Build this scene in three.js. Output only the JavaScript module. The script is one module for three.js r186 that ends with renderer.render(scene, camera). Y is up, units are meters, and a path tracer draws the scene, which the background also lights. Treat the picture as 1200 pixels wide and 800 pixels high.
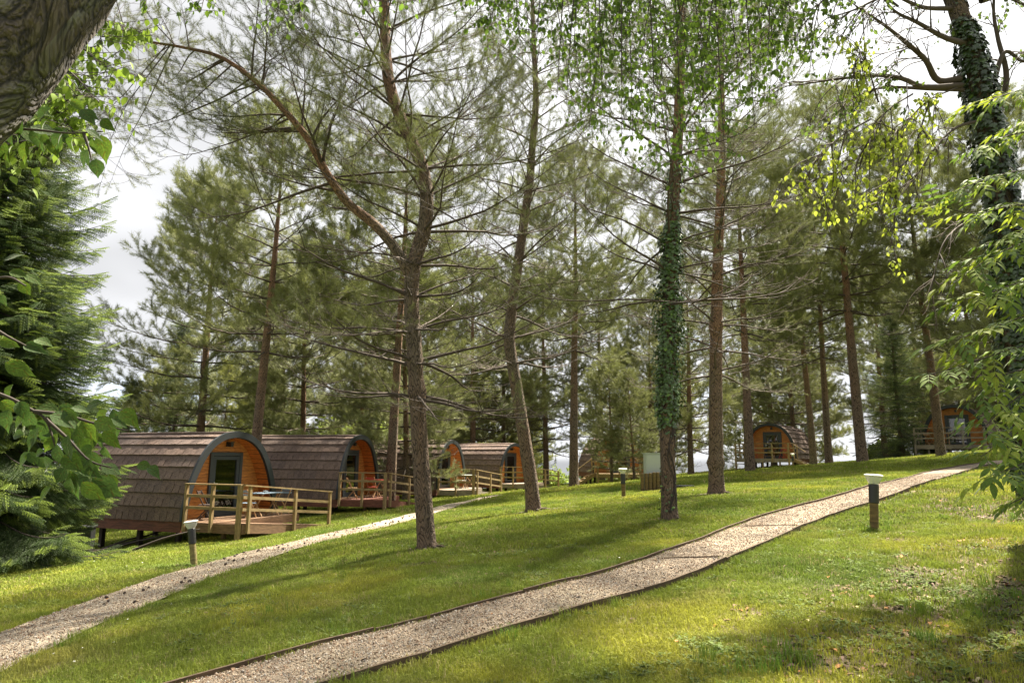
import * as THREE from 'three';
import { ImprovedNoise } from 'three/addons/math/ImprovedNoise.js';
import { mergeGeometries } from 'three/addons/utils/BufferGeometryUtils.js';
import { RoundedBoxGeometry } from 'three/addons/geometries/RoundedBoxGeometry.js';

// ------------------------------------------------------------------ camera, sky, sun, exposure
const scene = new THREE.Scene();
const EYE = 1.6, FOC = 800;                                    // focal length in photo pixels (1200 x 800 photo)
const camera = new THREE.PerspectiveCamera(2 * Math.atan(400 / FOC) * 180 / Math.PI, 1.5, 0.05, 3000);
camera.position.set(0, EYE, 0);
camera.rotation.order = 'YXZ';
camera.rotation.set(Math.atan(138 / FOC), 0, 0.006);
camera.updateMatrixWorld(true);
const renderer = new THREE.WebGLRenderer({ antialias: true });
renderer.setSize(1024, 682);
renderer.toneMapping = THREE.LinearToneMapping;
renderer.toneMappingExposure = 5.3;
renderer.shadowMap.enabled = true;

const lerp = THREE.MathUtils.lerp, smooth = THREE.MathUtils.smoothstep, clamp = THREE.MathUtils.clamp;
const rad = (d) => d * Math.PI / 180;
const SUN_AZ = rad(40), SUN_EL = rad(60);                      // azimuth clockwise from the viewing direction
const sunDir = new THREE.Vector3(Math.sin(SUN_AZ) * Math.cos(SUN_EL), Math.sin(SUN_EL), -Math.cos(SUN_AZ) * Math.cos(SUN_EL));
const sun = new THREE.DirectionalLight(new THREE.Color(1, 0.90, 0.75), 5);
sun.position.copy(sunDir).multiplyScalar(150);
sun.castShadow = true;
sun.shadow.radius = 4.5;
Object.assign(sun.shadow.camera, { left: -60, right: 60, top: 60, bottom: -60, near: 1, far: 320 });
sun.shadow.mapSize.set(4096, 4096);
scene.add(sun, sun.target);

// bright broken cloud with a few blue gaps, computed over the whole sphere
const perlin = new ImprovedNoise();
function fbm(x, y, z, oct = 5) { let s = 0, a = 0.5; for (let i = 0; i < oct; i++) { s += a * perlin.noise(x, y, z); x *= 2.03; y *= 2.03; z *= 2.03; a *= 0.5; } return s; }
{
  const W = 1024, H = 512, data = new Float32Array(W * H * 4);
  for (let j = 0; j < H; j++) {
    const el = ((j + 0.5) / H - 0.5) * Math.PI, y = Math.sin(el), c = Math.cos(el);
    for (let i = 0; i < W; i++) {
      const az = ((i + 0.5) / W - 0.5) * Math.PI * 2, x = c * Math.cos(az), z = c * Math.sin(az);
      const yy = Math.max(y, 0.0) + 0.22, u = x / yy, v = z / yy;
      const n = fbm(u * 0.9 + 3.1, v * 0.9 - 1.7, 4.3), m = fbm(u * 2.6 + 9.2, v * 2.6, 1.1, 4);
      const cover = THREE.MathUtils.smoothstep(n + 0.35 * m, -0.42, -0.10);
      const shade = lerp(0.92 + 0.8 * fbm(u * 1.5 - 5.2, v * 1.5 + 2.2, 8.8, 4), 1.12, Math.exp(-Math.max(y + 0.02, 0) * 9));
      const sd = x * sunDir.x + y * sunDir.y + z * sunDir.z;
      const glow = 0.21 * Math.pow(Math.max(0, sd), 4);
      const hz = Math.exp(-Math.max(y, 0) * 3.5);
      const blue = [0.15 + 0.12 * hz, 0.20 + 0.09 * hz, 0.28 + 0.04 * hz];
      const cloud = [0.186 * shade + glow, 0.188 * shade + glow * 0.98, 0.193 * shade + glow * 0.95];
      const o = (j * W + i) * 4;
      for (let k = 0; k < 3; k++) data[o + k] = Math.max(0.02, blue[k] * (1 - cover) + cloud[k] * cover) * lerp(1, 0.4, smooth(-y, 0.2, 0.4));
      data[o + 3] = 1;
    }
  }
  const sky = new THREE.DataTexture(data, W, H, THREE.RGBAFormat, THREE.FloatType);
  sky.mapping = THREE.EquirectangularReflectionMapping;
  sky.magFilter = THREE.LinearFilter; sky.minFilter = THREE.LinearFilter; sky.needsUpdate = true;
  scene.background = sky; scene.environment = sky;
}

// ------------------------------------------------------------------ helpers
function rngOf(seed) { let a = seed >>> 0; return () => { a = (a + 0x6D2B79F5) >>> 0; let t = a; t = Math.imul(t ^ (t >>> 15), t | 1); t ^= t + Math.imul(t ^ (t >>> 7), t | 61); return ((t ^ (t >>> 14)) >>> 0) / 4294967296; }; }
const V = (x, y, z) => new THREE.Vector3(x, y, z);
const UP = V(0, 1, 0);
const lin = (r, g, b) => new THREE.Color().setRGB(r, g, b);
function rayOf(px, py) { return V((px - 600) / FOC, (400 - py) / FOC, -1).applyQuaternion(camera.quaternion); }
function P(px, py, d) { const r = rayOf(px, py); return r.multiplyScalar(d / -r.z).add(camera.position); }   // point of a photo pixel at distance d ahead

// terrain: local linear fit through the spots where things are seen to meet the ground
const CTRL = [];
for (const [px, py, d] of [[227, 661, 14.2], [287, 632, 19.3], [20, 668, 15.5], [500, 642, 11], [625, 598, 15], [785, 608, 13.2], [840, 578, 16], [1025, 620, 11.5], [730, 584, 20],
  [448, 600, 27.5], [548, 581, 37], [620, 578, 46], [765, 576, 25], [911, 549, 50], [1118, 533, 42], [705, 568, 44], [1140, 547, 27], [1010, 542, 31], [868, 553, 33], [672, 569, 34], [1185, 600, 10.5], [400, 629, 19.5], [113, 714, 10], [970, 546, 34], [152, 640, 24.5], [217, 637, 20.6], [375, 617, 23.5], [392, 600, 29], [330, 603, 33], [484, 594, 32]]) {
  const p = P(px, py, d); CTRL.push([p.x, -p.z, p.y, 1]);
}
for (const [x, d, y] of [[0, 0, 0], [0, 4, 0.04], [3.5, 4, 0.30], [-3.5, 4, -0.24], [-7, 5, -0.5], [7, 5, 0.6], [0, -8, -0.3], [-10, -6, -0.9], [10, -6, 0.6], [-13, 12, -0.9], [-17, 26, -1.5], [-17, 34, -1.4], [-12, 42, -0.7],
  [16, 14, 1.6], [24, 25, 2.4], [34, 36, 3.2], [40, 50, 2.6], [22, 62, 1.0], [0, 62, -0.9], [-20, 60, -1.6], [-40, 30, -2.6], [-40, 60, -4], [45, 75, 0], [0, 85, -4], [60, 40, 3.4], [-30, 5, -2.4], [30, 4, 2.4]]) CTRL.push([x, d, y, 1]);
function terrainFit(x, d) {
  const s = 2.3 + 0.085 * Math.abs(d);
  let w0 = 1e-9, sx = 0, sd = 0, sy = 0, a = 0, b = 0, c = 0, e = 0, f = 0;
  for (const [cx, cd, cy] of CTRL) {
    const dx = cx - x, dd = cd - d, r2 = (dx * dx + dd * dd) / (s * s), w = Math.exp(-0.5 * r2) + 1e-4 / (1 + r2);
    w0 += w; sx += w * dx; sd += w * dd; sy += w * cy; a += w * dx * dx; b += w * dx * dd; c += w * dd * dd; e += w * dx * cy; f += w * dd * cy;
  }
  a += 0.25 * w0; c += 0.25 * w0;
  const M = new THREE.Matrix3().set(w0, sx, sd, sx, a, b, sd, b, c).invert().elements;
  return M[0] * sy + M[3] * e + M[6] * f;
}
const T0X = -90, T0D = -40, TS = 0.5, TNX = 361, TND = 331, TG = new Float32Array(TNX * TND);
for (let j = 0; j < TND; j++) for (let i = 0; i < TNX; i++) {
  const x = T0X + i * TS, d = T0D + j * TS;
  let h = terrainFit(x, d);
  const far = Math.max(smooth(d, 66, 120), smooth(Math.abs(x), 46, 90), smooth(-d, 14, 40));
  TG[j * TNX + i] = h - far * far * 9;
}
function hBase(x, d) {
  const u = clamp((x - T0X) / TS, 0, TNX - 1.001), v = clamp((d - T0D) / TS, 0, TND - 1.001), i = Math.floor(u), j = Math.floor(v), a = u - i, b = v - j, k = j * TNX + i;
  return (TG[k] * (1 - a) + TG[k + 1] * a) * (1 - b) + (TG[k + TNX] * (1 - a) + TG[k + TNX + 1] * a) * b;
}
function height(x, z) {                                        // beyond the crest the hill falls away into a valley
  const d = -z, out = Math.max(0, Math.hypot(Math.max(0, Math.abs(x) - 88), Math.max(0, d - 118, -d - 38)));
  return hBase(x, d) - out * 0.19 + 0.035 * perlin.noise(x * 0.45, d * 0.45, 3.3) + 0.014 * perlin.noise(x * 1.7, d * 1.7, 7.7);
}
function G(px, py) {                                           // where the ray of a photo pixel meets the ground
  const r = rayOf(px, py).normalize(), p = camera.position.clone();
  let t = 2.5;
  for (; t < 160; t += 0.04 + t * 0.0012) { p.copy(camera.position).addScaledVector(r, t); if (p.y < height(p.x, p.z)) break; }
  p.y = height(p.x, p.z); return p;
}
const onGround = (x, z) => V(x, height(x, z), z);
function GD(px, d) { const p = P(px, 500, d); return onGround(p.x, -d); }   // ground below photo column px at distance d

// names and labels
const taken = new Map();
function numbered(name) { const n = taken.get(name) ?? 0; taken.set(name, n + 1); return n ? name + '_' + String(n).padStart(3, '0') : name; }
function tag(o, label, category, group) { o.userData.label = label; o.userData.category = category; if (group) o.userData.group = group; return o; }
function thing(name, label, category, pos = V(0, 0, 0), turn = 0, group) {
  const o = new THREE.Group(); o.name = numbered(name); o.position.copy(pos); o.rotation.y = turn; scene.add(o);
  return tag(o, label, category, group);
}
function mesh(name, geo, mat, parent) { const m = new THREE.Mesh(geo, mat); m.name = name; m.castShadow = m.receiveShadow = true; parent.add(m); return m; }
function structure(name, geo, mat) { const m = mesh(name, geo, mat, scene); m.userData.kind = 'structure'; return m; }

// mesh builder
class MB {
  constructor() { this.p = []; this.n = []; this.t = []; this.c = []; this.i = []; this.hasC = false; }
  get count() { return this.p.length / 3; }
  vert(x, y, z, nx, ny, nz, u = 0, v = 0, c) { this.p.push(x, y, z); this.n.push(nx, ny, nz); this.t.push(u, v); if (c) { this.hasC = true; this.c.push(c[0], c[1], c[2]); } return this.p.length / 3 - 1; }
  tri(a, b, c) { this.i.push(a, b, c); }
  quad(a, b, c, d) { this.i.push(a, b, c, a, c, d); }
  face(pts, c) {                                               // flat polygon (fan)
    const e1 = pts[1].clone().sub(pts[0]), e2 = pts[2].clone().sub(pts[0]), n = e1.cross(e2).normalize();
    const ax = Math.abs(n.y) > 0.7 ? [V(1, 0, 0), V(0, 0, 1)] : [V(n.z, 0, -n.x).normalize(), V(0, 1, 0)];
    const k = pts.map((q) => this.vert(q.x, q.y, q.z, n.x, n.y, n.z, q.dot(ax[0]), q.dot(ax[1]), c));
    for (let m = 1; m + 1 < k.length; m++) this.tri(k[0], k[m], k[m + 1]);
  }
  box(cx, cy, cz, sx, sy, sz, q, c) {                          // box about its centre, optional rotation; uv runs along the longest side
    const hx = sx / 2, hy = sy / 2, hz = sz / 2;
    for (const [ax, ay, az] of [[1, 0, 0], [-1, 0, 0], [0, 1, 0], [0, -1, 0], [0, 0, 1], [0, 0, -1]]) {
      const nrm = V(ax, ay, az), u = ax ? V(0, 0, 1) : V(1, 0, 0), w = nrm.clone().cross(u);
      const pu = Math.abs(u.x * hx + u.y * hy + u.z * hz), pw = Math.abs(w.x * hx + w.y * hy + w.z * hz), k = [];
      for (const [a, b] of [[-1, -1], [1, -1], [1, 1], [-1, 1]]) {
        const r = V(ax * hx, ay * hy, az * hz).addScaledVector(u, a * pu).addScaledVector(w, b * pw), nn = nrm.clone();
        if (q) { r.applyQuaternion(q); nn.applyQuaternion(q); }
        const long = pu >= pw;
        k.push(this.vert(cx + r.x, cy + r.y, cz + r.z, nn.x, nn.y, nn.z, (long ? a * pu : b * pw) + cx * 0.37 + cy, (long ? b * pw : a * pu) + cz * 0.61 + cy * 0.7, c));
      }
      this.quad(k[0], k[1], k[2], k[3]);
    }
  }
  bar(a, b, w, h, c) {                                         // beam from a to b, width w, height h
    const d = b.clone().sub(a), L = d.length(); d.normalize();
    const q = new THREE.Quaternion().setFromRotationMatrix(new THREE.Matrix4().lookAt(V(0, 0, 0), d, Math.abs(d.y) > 0.98 ? V(1, 0, 0) : UP));
    const m = a.clone().add(b).multiplyScalar(0.5);
    this.box(m.x, m.y, m.z, w, h, L, q, c);
  }
  tube(pts, radii, sides, o = {}) {                            // tapered tube with parallel transport, optional radius function and colour function
    const N = pts.length; let nrm = null, vAt = o.v0 ?? 0, prev = -1;
    for (let k = 0; k < N; k++) {
      const t = (k < N - 1 ? pts[k + 1].clone().sub(pts[k]) : pts[k].clone().sub(pts[k - 1]));
      if (k > 0 && k < N - 1) t.add(pts[k].clone().sub(pts[k - 1]));
      t.normalize();
      if (!nrm) nrm = Math.abs(t.y) > 0.9 ? V(1, 0, 0) : V(0, 1, 0);
      nrm.addScaledVector(t, -nrm.dot(t)).normalize();
      const bi = t.clone().cross(nrm);
      if (k) vAt += pts[k].distanceTo(pts[k - 1]);
      const row = this.count;
      for (let s = 0; s <= sides; s++) {
        const a = s / sides * Math.PI * 2, ca = Math.cos(a), sa = Math.sin(a);
        const r = o.radius ? o.radius(k, s % sides, radii[k], vAt, a) : radii[k];
        const nx = nrm.x * ca + bi.x * sa, ny = nrm.y * ca + bi.y * sa, nz = nrm.z * ca + bi.z * sa;
        this.vert(pts[k].x + nx * r, pts[k].y + ny * r, pts[k].z + nz * r, nx, ny, nz, s / sides * (o.uw ?? 1), vAt * (o.vs ?? 1), o.color ? o.color(k, s, vAt) : undefined);
      }
      if (prev >= 0) for (let s = 0; s < sides; s++) this.quad(prev + s, prev + s + 1, row + s + 1, row + s);
      prev = row;
    }
    if (o.cap) { const e = pts[N - 1], t = e.clone().sub(pts[N - 2]).normalize(), c = this.vert(e.x, e.y, e.z, t.x, t.y, t.z, 0, 0, o.color ? o.color(N - 1, 0, vAt) : undefined); for (let s = 0; s < sides; s++) this.tri(prev + s, prev + s + 1, c); }
    if (o.cap0) { const e = pts[0], t = pts[0].clone().sub(pts[1]).normalize(), c = this.vert(e.x, e.y, e.z, t.x, t.y, t.z, 0, 0, o.color ? o.color(0, 0, 0) : undefined); for (let s = 0; s < sides; s++) this.tri(s + 1 + (o.base0 ?? 0), s + (o.base0 ?? 0), c); }
  }
  geo(smoothN) {
    const g = new THREE.BufferGeometry();
    g.setAttribute('position', new THREE.Float32BufferAttribute(this.p, 3));
    g.setAttribute('normal', new THREE.Float32BufferAttribute(this.n, 3));
    g.setAttribute('uv', new THREE.Float32BufferAttribute(this.t, 2));
    if (this.hasC) g.setAttribute('color', new THREE.Float32BufferAttribute(this.c, 3));
    g.setIndex(this.i);
    if (smoothN) g.computeVertexNormals();
    return g;
  }
  build(name, mat, parent, smoothN) { return mesh(name, this.geo(smoothN), mat, parent); }
}
// instance collector
class Inst {
  constructor() { this.m = []; this.c = []; }
  add(pos, q, s, col) { const e = new THREE.Matrix4().compose(pos, q, s.isVector3 ? s : V(s, s, s)); this.m.push(e); this.c.push(col); }
  build(name, geo, mat, parent, kind = 'stuff') {
    const o = new THREE.InstancedMesh(geo, mat, this.m.length); o.name = name;
    this.m.forEach((e, k) => { o.setMatrixAt(k, e); if (this.c[k]) o.setColorAt(k, this.c[k]); });
    o.castShadow = o.receiveShadow = true; o.userData.kind = kind; parent.add(o); return o;
  }
}
const qFrom = (dir, up = UP) => {                              // local +Y along dir
  const y = dir.clone().normalize(), x = y.clone().cross(Math.abs(y.dot(up)) > 0.98 ? V(1, 0, 0) : up).normalize(), z = x.clone().cross(y);
  return new THREE.Quaternion().setFromRotationMatrix(new THREE.Matrix4().makeBasis(x, y, z));
};
function curve(pts, n) { return new THREE.CatmullRomCurve3(pts, false, 'centripetal').getSpacedPoints(n); }

// textures: grain only
function tex(w, h, fn, srgb = true) {
  const d = new Uint8Array(w * h * 4);
  for (let j = 0; j < h; j++) for (let i = 0; i < w; i++) { const c = fn(i / w, j / h), o = (j * w + i) * 4; for (let k = 0; k < 3; k++) d[o + k] = clamp((Array.isArray(c) ? c[k] : c) * 255, 0, 255); d[o + 3] = 255; }
  const t = new THREE.DataTexture(d, w, h, THREE.RGBAFormat); t.wrapS = t.wrapT = THREE.RepeatWrapping; t.magFilter = THREE.LinearFilter; t.minFilter = THREE.LinearMipmapLinearFilter; t.generateMipmaps = true;
  if (srgb) t.colorSpace = THREE.SRGBColorSpace; t.needsUpdate = true; return t;
}
// noise that tiles over the unit square (u, v) with sx, sy cells
const tn = (u, v, sx, sy, z = 0) => { const a = u * Math.PI * 2, R = sx / (Math.PI * 2); const b = v * Math.PI * 2, R2 = sy / (Math.PI * 2); return perlin.noise(R * Math.cos(a) + 10 + z, R * Math.sin(a) + R2 * Math.cos(b) + 20, R2 * Math.sin(b) + 30); };
// ------------------------------------------------------------------ materials
const barkH = (u, v) => { const w = 0.10 * tn(u, v, 3, 4, 5); const a = Math.abs(tn(u + w, v, 11, 7, 1)), b = Math.abs(tn(u + w * 0.5, v, 22, 15, 2)); return clamp(0.15 + 1.5 * Math.min(a * 1.5, b * 1.3 + 0.12) + 0.22 * tn(u, v, 60, 60, 3), 0, 1); };
const barkBump = tex(256, 512, (u, v) => barkH(u, v), false);
const barkMap = tex(256, 512, (u, v) => { const h = barkH(u, v), f = 0.42 + 0.6 * smooth(h, 0.1, 0.6) + 0.22 * tn(u, v, 45, 45, 9); return [f, f * 0.985, f * 0.965]; });
const woodMap = tex(256, 256, (u, v) => { const g = 0.82 + 0.16 * tn(u, v, 4, 60, 3) + 0.12 * tn(u, v, 9, 24, 8) + 0.06 * tn(u, v, 70, 90, 1); return [g, g * 0.98, g * 0.95]; });
const leafMap = tex(128, 128, (u, v) => { const s = Math.abs(u - 0.5) * 2, mid = 1 - smooth(s, 0.0, 0.07), side = Math.max(0, 1 - Math.abs(((v - s * 0.28) * 7) % 1 - 0.5) * 9) * smooth(s, 0.03, 0.12), g = 0.84 + 0.16 * tn(u, v, 14, 14, 2) + 0.12 * tn(u, v, 4, 4, 6) + 0.22 * mid + 0.12 * side, br = smooth(tn(u, v, 9, 9, 12), 0.32, 0.5) * 0.35; return [g * (1 + 0.3 * br), g * (1 - 0.35 * br), g * (1 - 0.4 * br)]; });
const speckMap = tex(256, 256, (u, v) => { const g = 0.84 + 0.35 * tn(u, v, 90, 90, 3) + 0.22 * tn(u, v, 40, 40, 8) + 0.14 * tn(u, v, 7, 7, 2); return [g, g, g]; });
const std = (color, rough = 0.85, extra = {}) => new THREE.MeshStandardMaterial({ color, roughness: rough, side: THREE.DoubleSide, ...extra });
const M = {
  bark: std(lin(1, 1, 1), 0.95, { map: barkMap, bumpMap: barkBump, bumpScale: 0.035, vertexColors: true }),
  twig: std(lin(0.060, 0.044, 0.032), 0.9),
  twigDark: std(lin(0.042, 0.032, 0.025), 0.9),
  shingle: [lin(0.190, 0.128, 0.098), lin(0.160, 0.106, 0.083), lin(0.215, 0.148, 0.115), lin(0.175, 0.124, 0.102)].map((c) => std(c, 0.92, { map: speckMap, bumpMap: speckMap, bumpScale: 0.004 })),
  trim: std(lin(0.015, 0.020, 0.023), 0.55),
  redBeam: std(lin(0.20, 0.070, 0.040), 0.75, { map: woodMap }),
  cladding: std(lin(0.62, 0.255, 0.055), 0.55, { map: woodMap }),
  lining: std(lin(0.62, 0.20, 0.035), 0.5, { map: woodMap }),
  timber: std(lin(0.36, 0.265, 0.125), 0.85, { map: woodMap }),
  timberDark: std(lin(0.24, 0.145, 0.080), 0.85, { map: woodMap }),
  timberGrey: std(lin(0.33, 0.29, 0.235), 0.85, { map: woodMap }),
  stilt: std(lin(0.050, 0.036, 0.028), 0.9, { map: woodMap }),
  glass: new THREE.MeshPhysicalMaterial({ color: lin(0.55, 0.6, 0.55), roughness: 0.02, transmission: 1, thickness: 0, ior: 1.9, side: THREE.DoubleSide }),
  doorFrame: std(lin(0.034, 0.043, 0.050), 0.45),
  steel: std(lin(0.55, 0.56, 0.57), 0.35, { metalness: 0.9 }),
  black: std(lin(0.016, 0.017, 0.018), 0.45),
  edging: std(lin(0.115, 0.080, 0.048), 0.92, { map: woodMap }),
  chairWood: std(lin(0.48, 0.30, 0.15), 0.6, { map: woodMap }),
  blueTop: std(lin(0.22, 0.30, 0.38), 0.5),
  redTop: std(lin(0.36, 0.055, 0.035), 0.5),
  darkSeat: std(lin(0.05, 0.035, 0.03), 0.6),
  postWood: std(lin(0.19, 0.135, 0.050), 0.85, { map: woodMap }),
  postPale: std(lin(0.30, 0.26, 0.10), 0.85, { map: woodMap }),
  cabinet: std(lin(0.36, 0.40, 0.36), 0.5),
};

// ------------------------------------------------------------------ paths: edges read off the photograph, laid on the ground
const pathRU = [[20, 862], [130, 829], [233, 800], [350, 768], [467, 739], [583, 709], [700, 677], [783, 650], [833, 632], [885, 608.5], [942, 594.5], [996, 579.5], [1050, 564], [1092, 553.5], [1128, 546.5], [1162, 541]];
const pathRL = [[200, 868], [300, 832], [400, 800], [475, 775], [562, 755], [658, 730], [700, 718], [754, 699], [843, 665.5], [900, 638], [966, 609.5], [1020, 591.5], [1059, 578], [1110, 561.5], [1155, 547], [1190, 540.5]];
const pathLU = [[-190, 822], [-70, 772], [13, 740], [100, 707], [160, 686], [233, 665], [283, 648.5], [333, 637], [400, 623], [443, 612.5], [487, 601.5], [530, 590.5], [577, 581]];
const pathLL = [[-130, 850], [-30, 802], [40, 770], [97, 745], [150, 721], [213, 694], [253, 677.5], [300, 660.5], [350, 645.5], [400, 632], [447, 619.5], [500, 605], [540, 593], [585, 581]];
function edgeCurve(list, n) { const p = list.map(([x, y]) => { const g = G(x, y); return V(g.x, 0, g.z); }); return curve(p, n); }
function makePath(up, low, n) {
  const A = edgeCurve(up, n), B = edgeCurve(low, n), mid = [], half = [];
  // match every station of one edge with the nearest spot of the other, then smooth the width
  for (let k = 0; k <= n; k++) { let best = 1e9, q = null; for (const b of B) { const e = b.distanceToSquared(A[k]); if (e < best) { best = e; q = b; } } mid.push(A[k].clone().add(q).multiplyScalar(0.5)); half.push(clamp(Math.sqrt(best) / 2, 0.35, 0.8)); }
  const avg = half.slice().sort((a, b) => a - b)[Math.floor(half.length / 2)];
  const m2 = mid.map((p, k) => { const q = V(0, 0, 0); let c = 0; const wn = Math.min(6, k, n - k); for (let e = -wn; e <= wn; e++) { q.add(mid[k + e]); c++; } return q.multiplyScalar(1 / c); });
  const pts = curve(m2, n);
  const side = pts.map((p, k) => { const t = pts[Math.min(n, k + 1)].clone().sub(pts[Math.max(0, k - 1)]).normalize(); return V(t.z, 0, -t.x); });
  const h = half.map((_, k) => { let s = 0, c = 0; for (let e = Math.max(0, k - 9); e <= Math.min(n, k + 9); e++) { s += half[e]; c++; } return clamp(s / c, avg * 0.55, avg * 1.15); });
  return { pts, side, half: avg, h, n };
}
const pathR = makePath(pathRU, pathRL, 120), pathL = makePath(pathLU, pathLL, 120);
console.log('path widths', pathR.half * 2, pathL.half * 2);
const segs = [];
for (const p of [pathR, pathL]) for (let k = 0; k < p.n; k++) segs.push([p.pts[k].x, p.pts[k].z, p.pts[k + 1].x, p.pts[k + 1].z, p.h[k]]);
function pathDist(x, z) {                                      // distance outside the nearest path edge (negative on a path)
  let best = 1e9;
  for (const [ax, az, bx, bz, h] of segs) { const dx = bx - ax, dz = bz - az, t = clamp(((x - ax) * dx + (z - az) * dz) / (dx * dx + dz * dz + 1e-9), 0, 1), ex = ax + t * dx - x, ez = az + t * dz - z, e = Math.sqrt(ex * ex + ez * ez) - h; if (e < best) best = e; }
  return best;
}
// bare soil with litter beside the right-hand bush and at the foot of each tree
const soilSpots = [[G(1110, 785), 1.35, 0.85], [G(1190, 700), 1.6, 0.9], [G(1185, 600), 1.7, 1.0], [G(1155, 645), 1.1, 0.75], [G(1000, 745), 0.9, 0.5], [G(1120, 578), 1.0, 0.7], [G(1060, 690), 1.0, 0.5], [G(940, 790), 0.7, 0.45], [G(560, 665), 0.8, 0.35], [G(700, 620), 0.9, 0.35], [G(830, 608), 0.8, 0.4]];
function soil(x, z) {
  let s = 0; for (const [p, r, k] of soilSpots) { const e = Math.hypot(p.x - x, (p.z - z) * 0.8) / r; s = Math.max(s, k * (1 - smooth(e + 0.9 * perlin.noise(x * 1.7, z * 1.7, 5.5) + 0.5 * perlin.noise(x * 5, z * 5, 2.5), 0.55, 1.1))); }
  return s;
}
const treeFeet = [];                                           // filled below: bare ground close round the trunks
function footSoil(x, z) { let s = 0; for (const [fx, fz, r] of treeFeet) { const e = Math.hypot(fx - x, fz - z) / r; if (e < 2) s = Math.max(s, 1 - smooth(e + 0.6 * perlin.noise(x * 4, z * 4, 1.5), 0.6, 1.15)); } return s; }
const FEET = { first: G(500, 643), second: G(625, 599), ivied: G(785, 609), straight: G(840, 579) };
treeFeet.push([FEET.first.x, FEET.first.z, 0.85], [FEET.second.x + 0.3, FEET.second.z + 0.3, 1.0], [FEET.ivied.x, FEET.ivied.z, 0.55], [FEET.straight.x, FEET.straight.z, 0.85]);
const lawnTone = (x, z) => {                                   // moss, clover and dry patches in the lawn (dye of the plants, patchy)
  const a = fbm(x * 0.32 + 4, z * 0.32, 2.2, 3), b = fbm(x * 1.3, z * 1.3, 9.1, 3), c = fbm(x * 0.8 + 40, z * 0.8, 5.1, 3);
  return { moss: smooth(a + 0.6 * b, -0.02, 0.42), dry: smooth(c + 0.4 * b, 0.16, 0.5), lush: smooth(-a + 0.3 * c, 0.05, 0.4) };
};
{ // ground sheet: fine near, coarse far
  const xs = [], ds = [], grow = (a, from, to, s) => { for (let v = from; v < to - 1e-6; v += s) a.push(v); };
  grow(xs, -900, -120, 130); grow(xs, -120, -40, 8); grow(xs, -40, -14, 1); grow(xs, -14, 14, 0.22); grow(xs, 14, 40, 0.8); grow(xs, 40, 120, 8); grow(xs, 120, 901, 130);
  grow(ds, -900, -40, 130); grow(ds, -40, 0, 4); grow(ds, 0, 20, 0.22); grow(ds, 20, 60, 0.6); grow(ds, 60, 140, 6); grow(ds, 140, 1500, 170);
  const mb = new MB(), nx = xs.length;
  for (const d of ds) for (const x of xs) {
    const fine = Math.abs(x) < 40 && d > 0 && d < 60, z = -d;
    const y = height(x, z);
    let c = [0.11, 0.14, 0.024];
    if (fine) {
      const t = lawnTone(x, z), s = Math.max(soil(x, z), footSoil(x, z) * 0.8), j = 0.85 + 0.5 * (perlin.noise(x * 3.1, z * 3.1, 1) * 0.6 + perlin.noise(x * 7.7, z * 7.7, 4) * 0.6);
      c = [lerp(0.11, 0.19, t.moss), lerp(0.142, 0.20, t.moss), lerp(0.020, 0.028, t.moss)];
      c = [lerp(c[0], 0.15, t.dry * 0.6), lerp(c[1], 0.13, t.dry * 0.6), lerp(c[2], 0.055, t.dry * 0.6)];
      c = [lerp(c[0], 0.115, s) * j, lerp(c[1], 0.080, s) * j, lerp(c[2], 0.052, s) * j];
    }
    mb.vert(x, y, z, 0, 1, 0, x, z, c);
  }
  for (let j = 0; j + 1 < ds.length; j++) for (let i = 0; i + 1 < nx; i++) { const a = j * nx + i; mb.quad(a, a + 1, a + nx + 1, a + nx); }
  structure('ground', mb.geo(true), std(lin(1, 1, 1), 1, { map: speckMap, vertexColors: true, bumpMap: speckMap, bumpScale: 0.012 }));
}
function pathMesh(p, name, colors, seed) {
  const mb = new MB(), W = 9, rg = rngOf(seed);
  for (let k = 0; k <= p.n; k++) for (let j = 0; j <= W; j++) {
    const s = (j / W * 2 - 1) * p.h[k], q = p.pts[k].clone().addScaledVector(p.side[k], s), y = height(q.x, q.z) + 0.03 + 0.012 * (1 - (s / p.h[k]) ** 2) + 0.006 * perlin.noise(q.x * 4, q.z * 4, 0);
    const t = 0.88 + 0.35 * perlin.noise(q.x * 1.4, q.z * 1.4, 2) + 0.3 * perlin.noise(q.x * 5.3, q.z * 5.3, 6), g = smooth(perlin.noise(q.x * 0.8, q.z * 0.8, 12), 0.15, 0.5) * 0.3;
    mb.vert(q.x, y, q.z, 0, 1, 0, q.x * 0.9, q.z * 0.9, [lerp(colors[0], 0.2, g) * t, lerp(colors[1], 0.19, g) * t, lerp(colors[2], 0.12, g) * t]);
  }
  for (let k = 0; k < p.n; k++) for (let j = 0; j < W; j++) { const a = k * (W + 1) + j; mb.quad(a, a + 1, a + W + 2, a + W + 1); }
  return structure(name, mb.geo(true), std(lin(1, 1, 1), 1, { map: speckMap, vertexColors: true, bumpMap: speckMap, bumpScale: 0.012 }));
}
pathMesh(pathR, 'gravel_path', [0.31, 0.248, 0.178], 5);
pathMesh(pathL, 'woodland_path', [0.40, 0.335, 0.245], 6);

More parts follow.
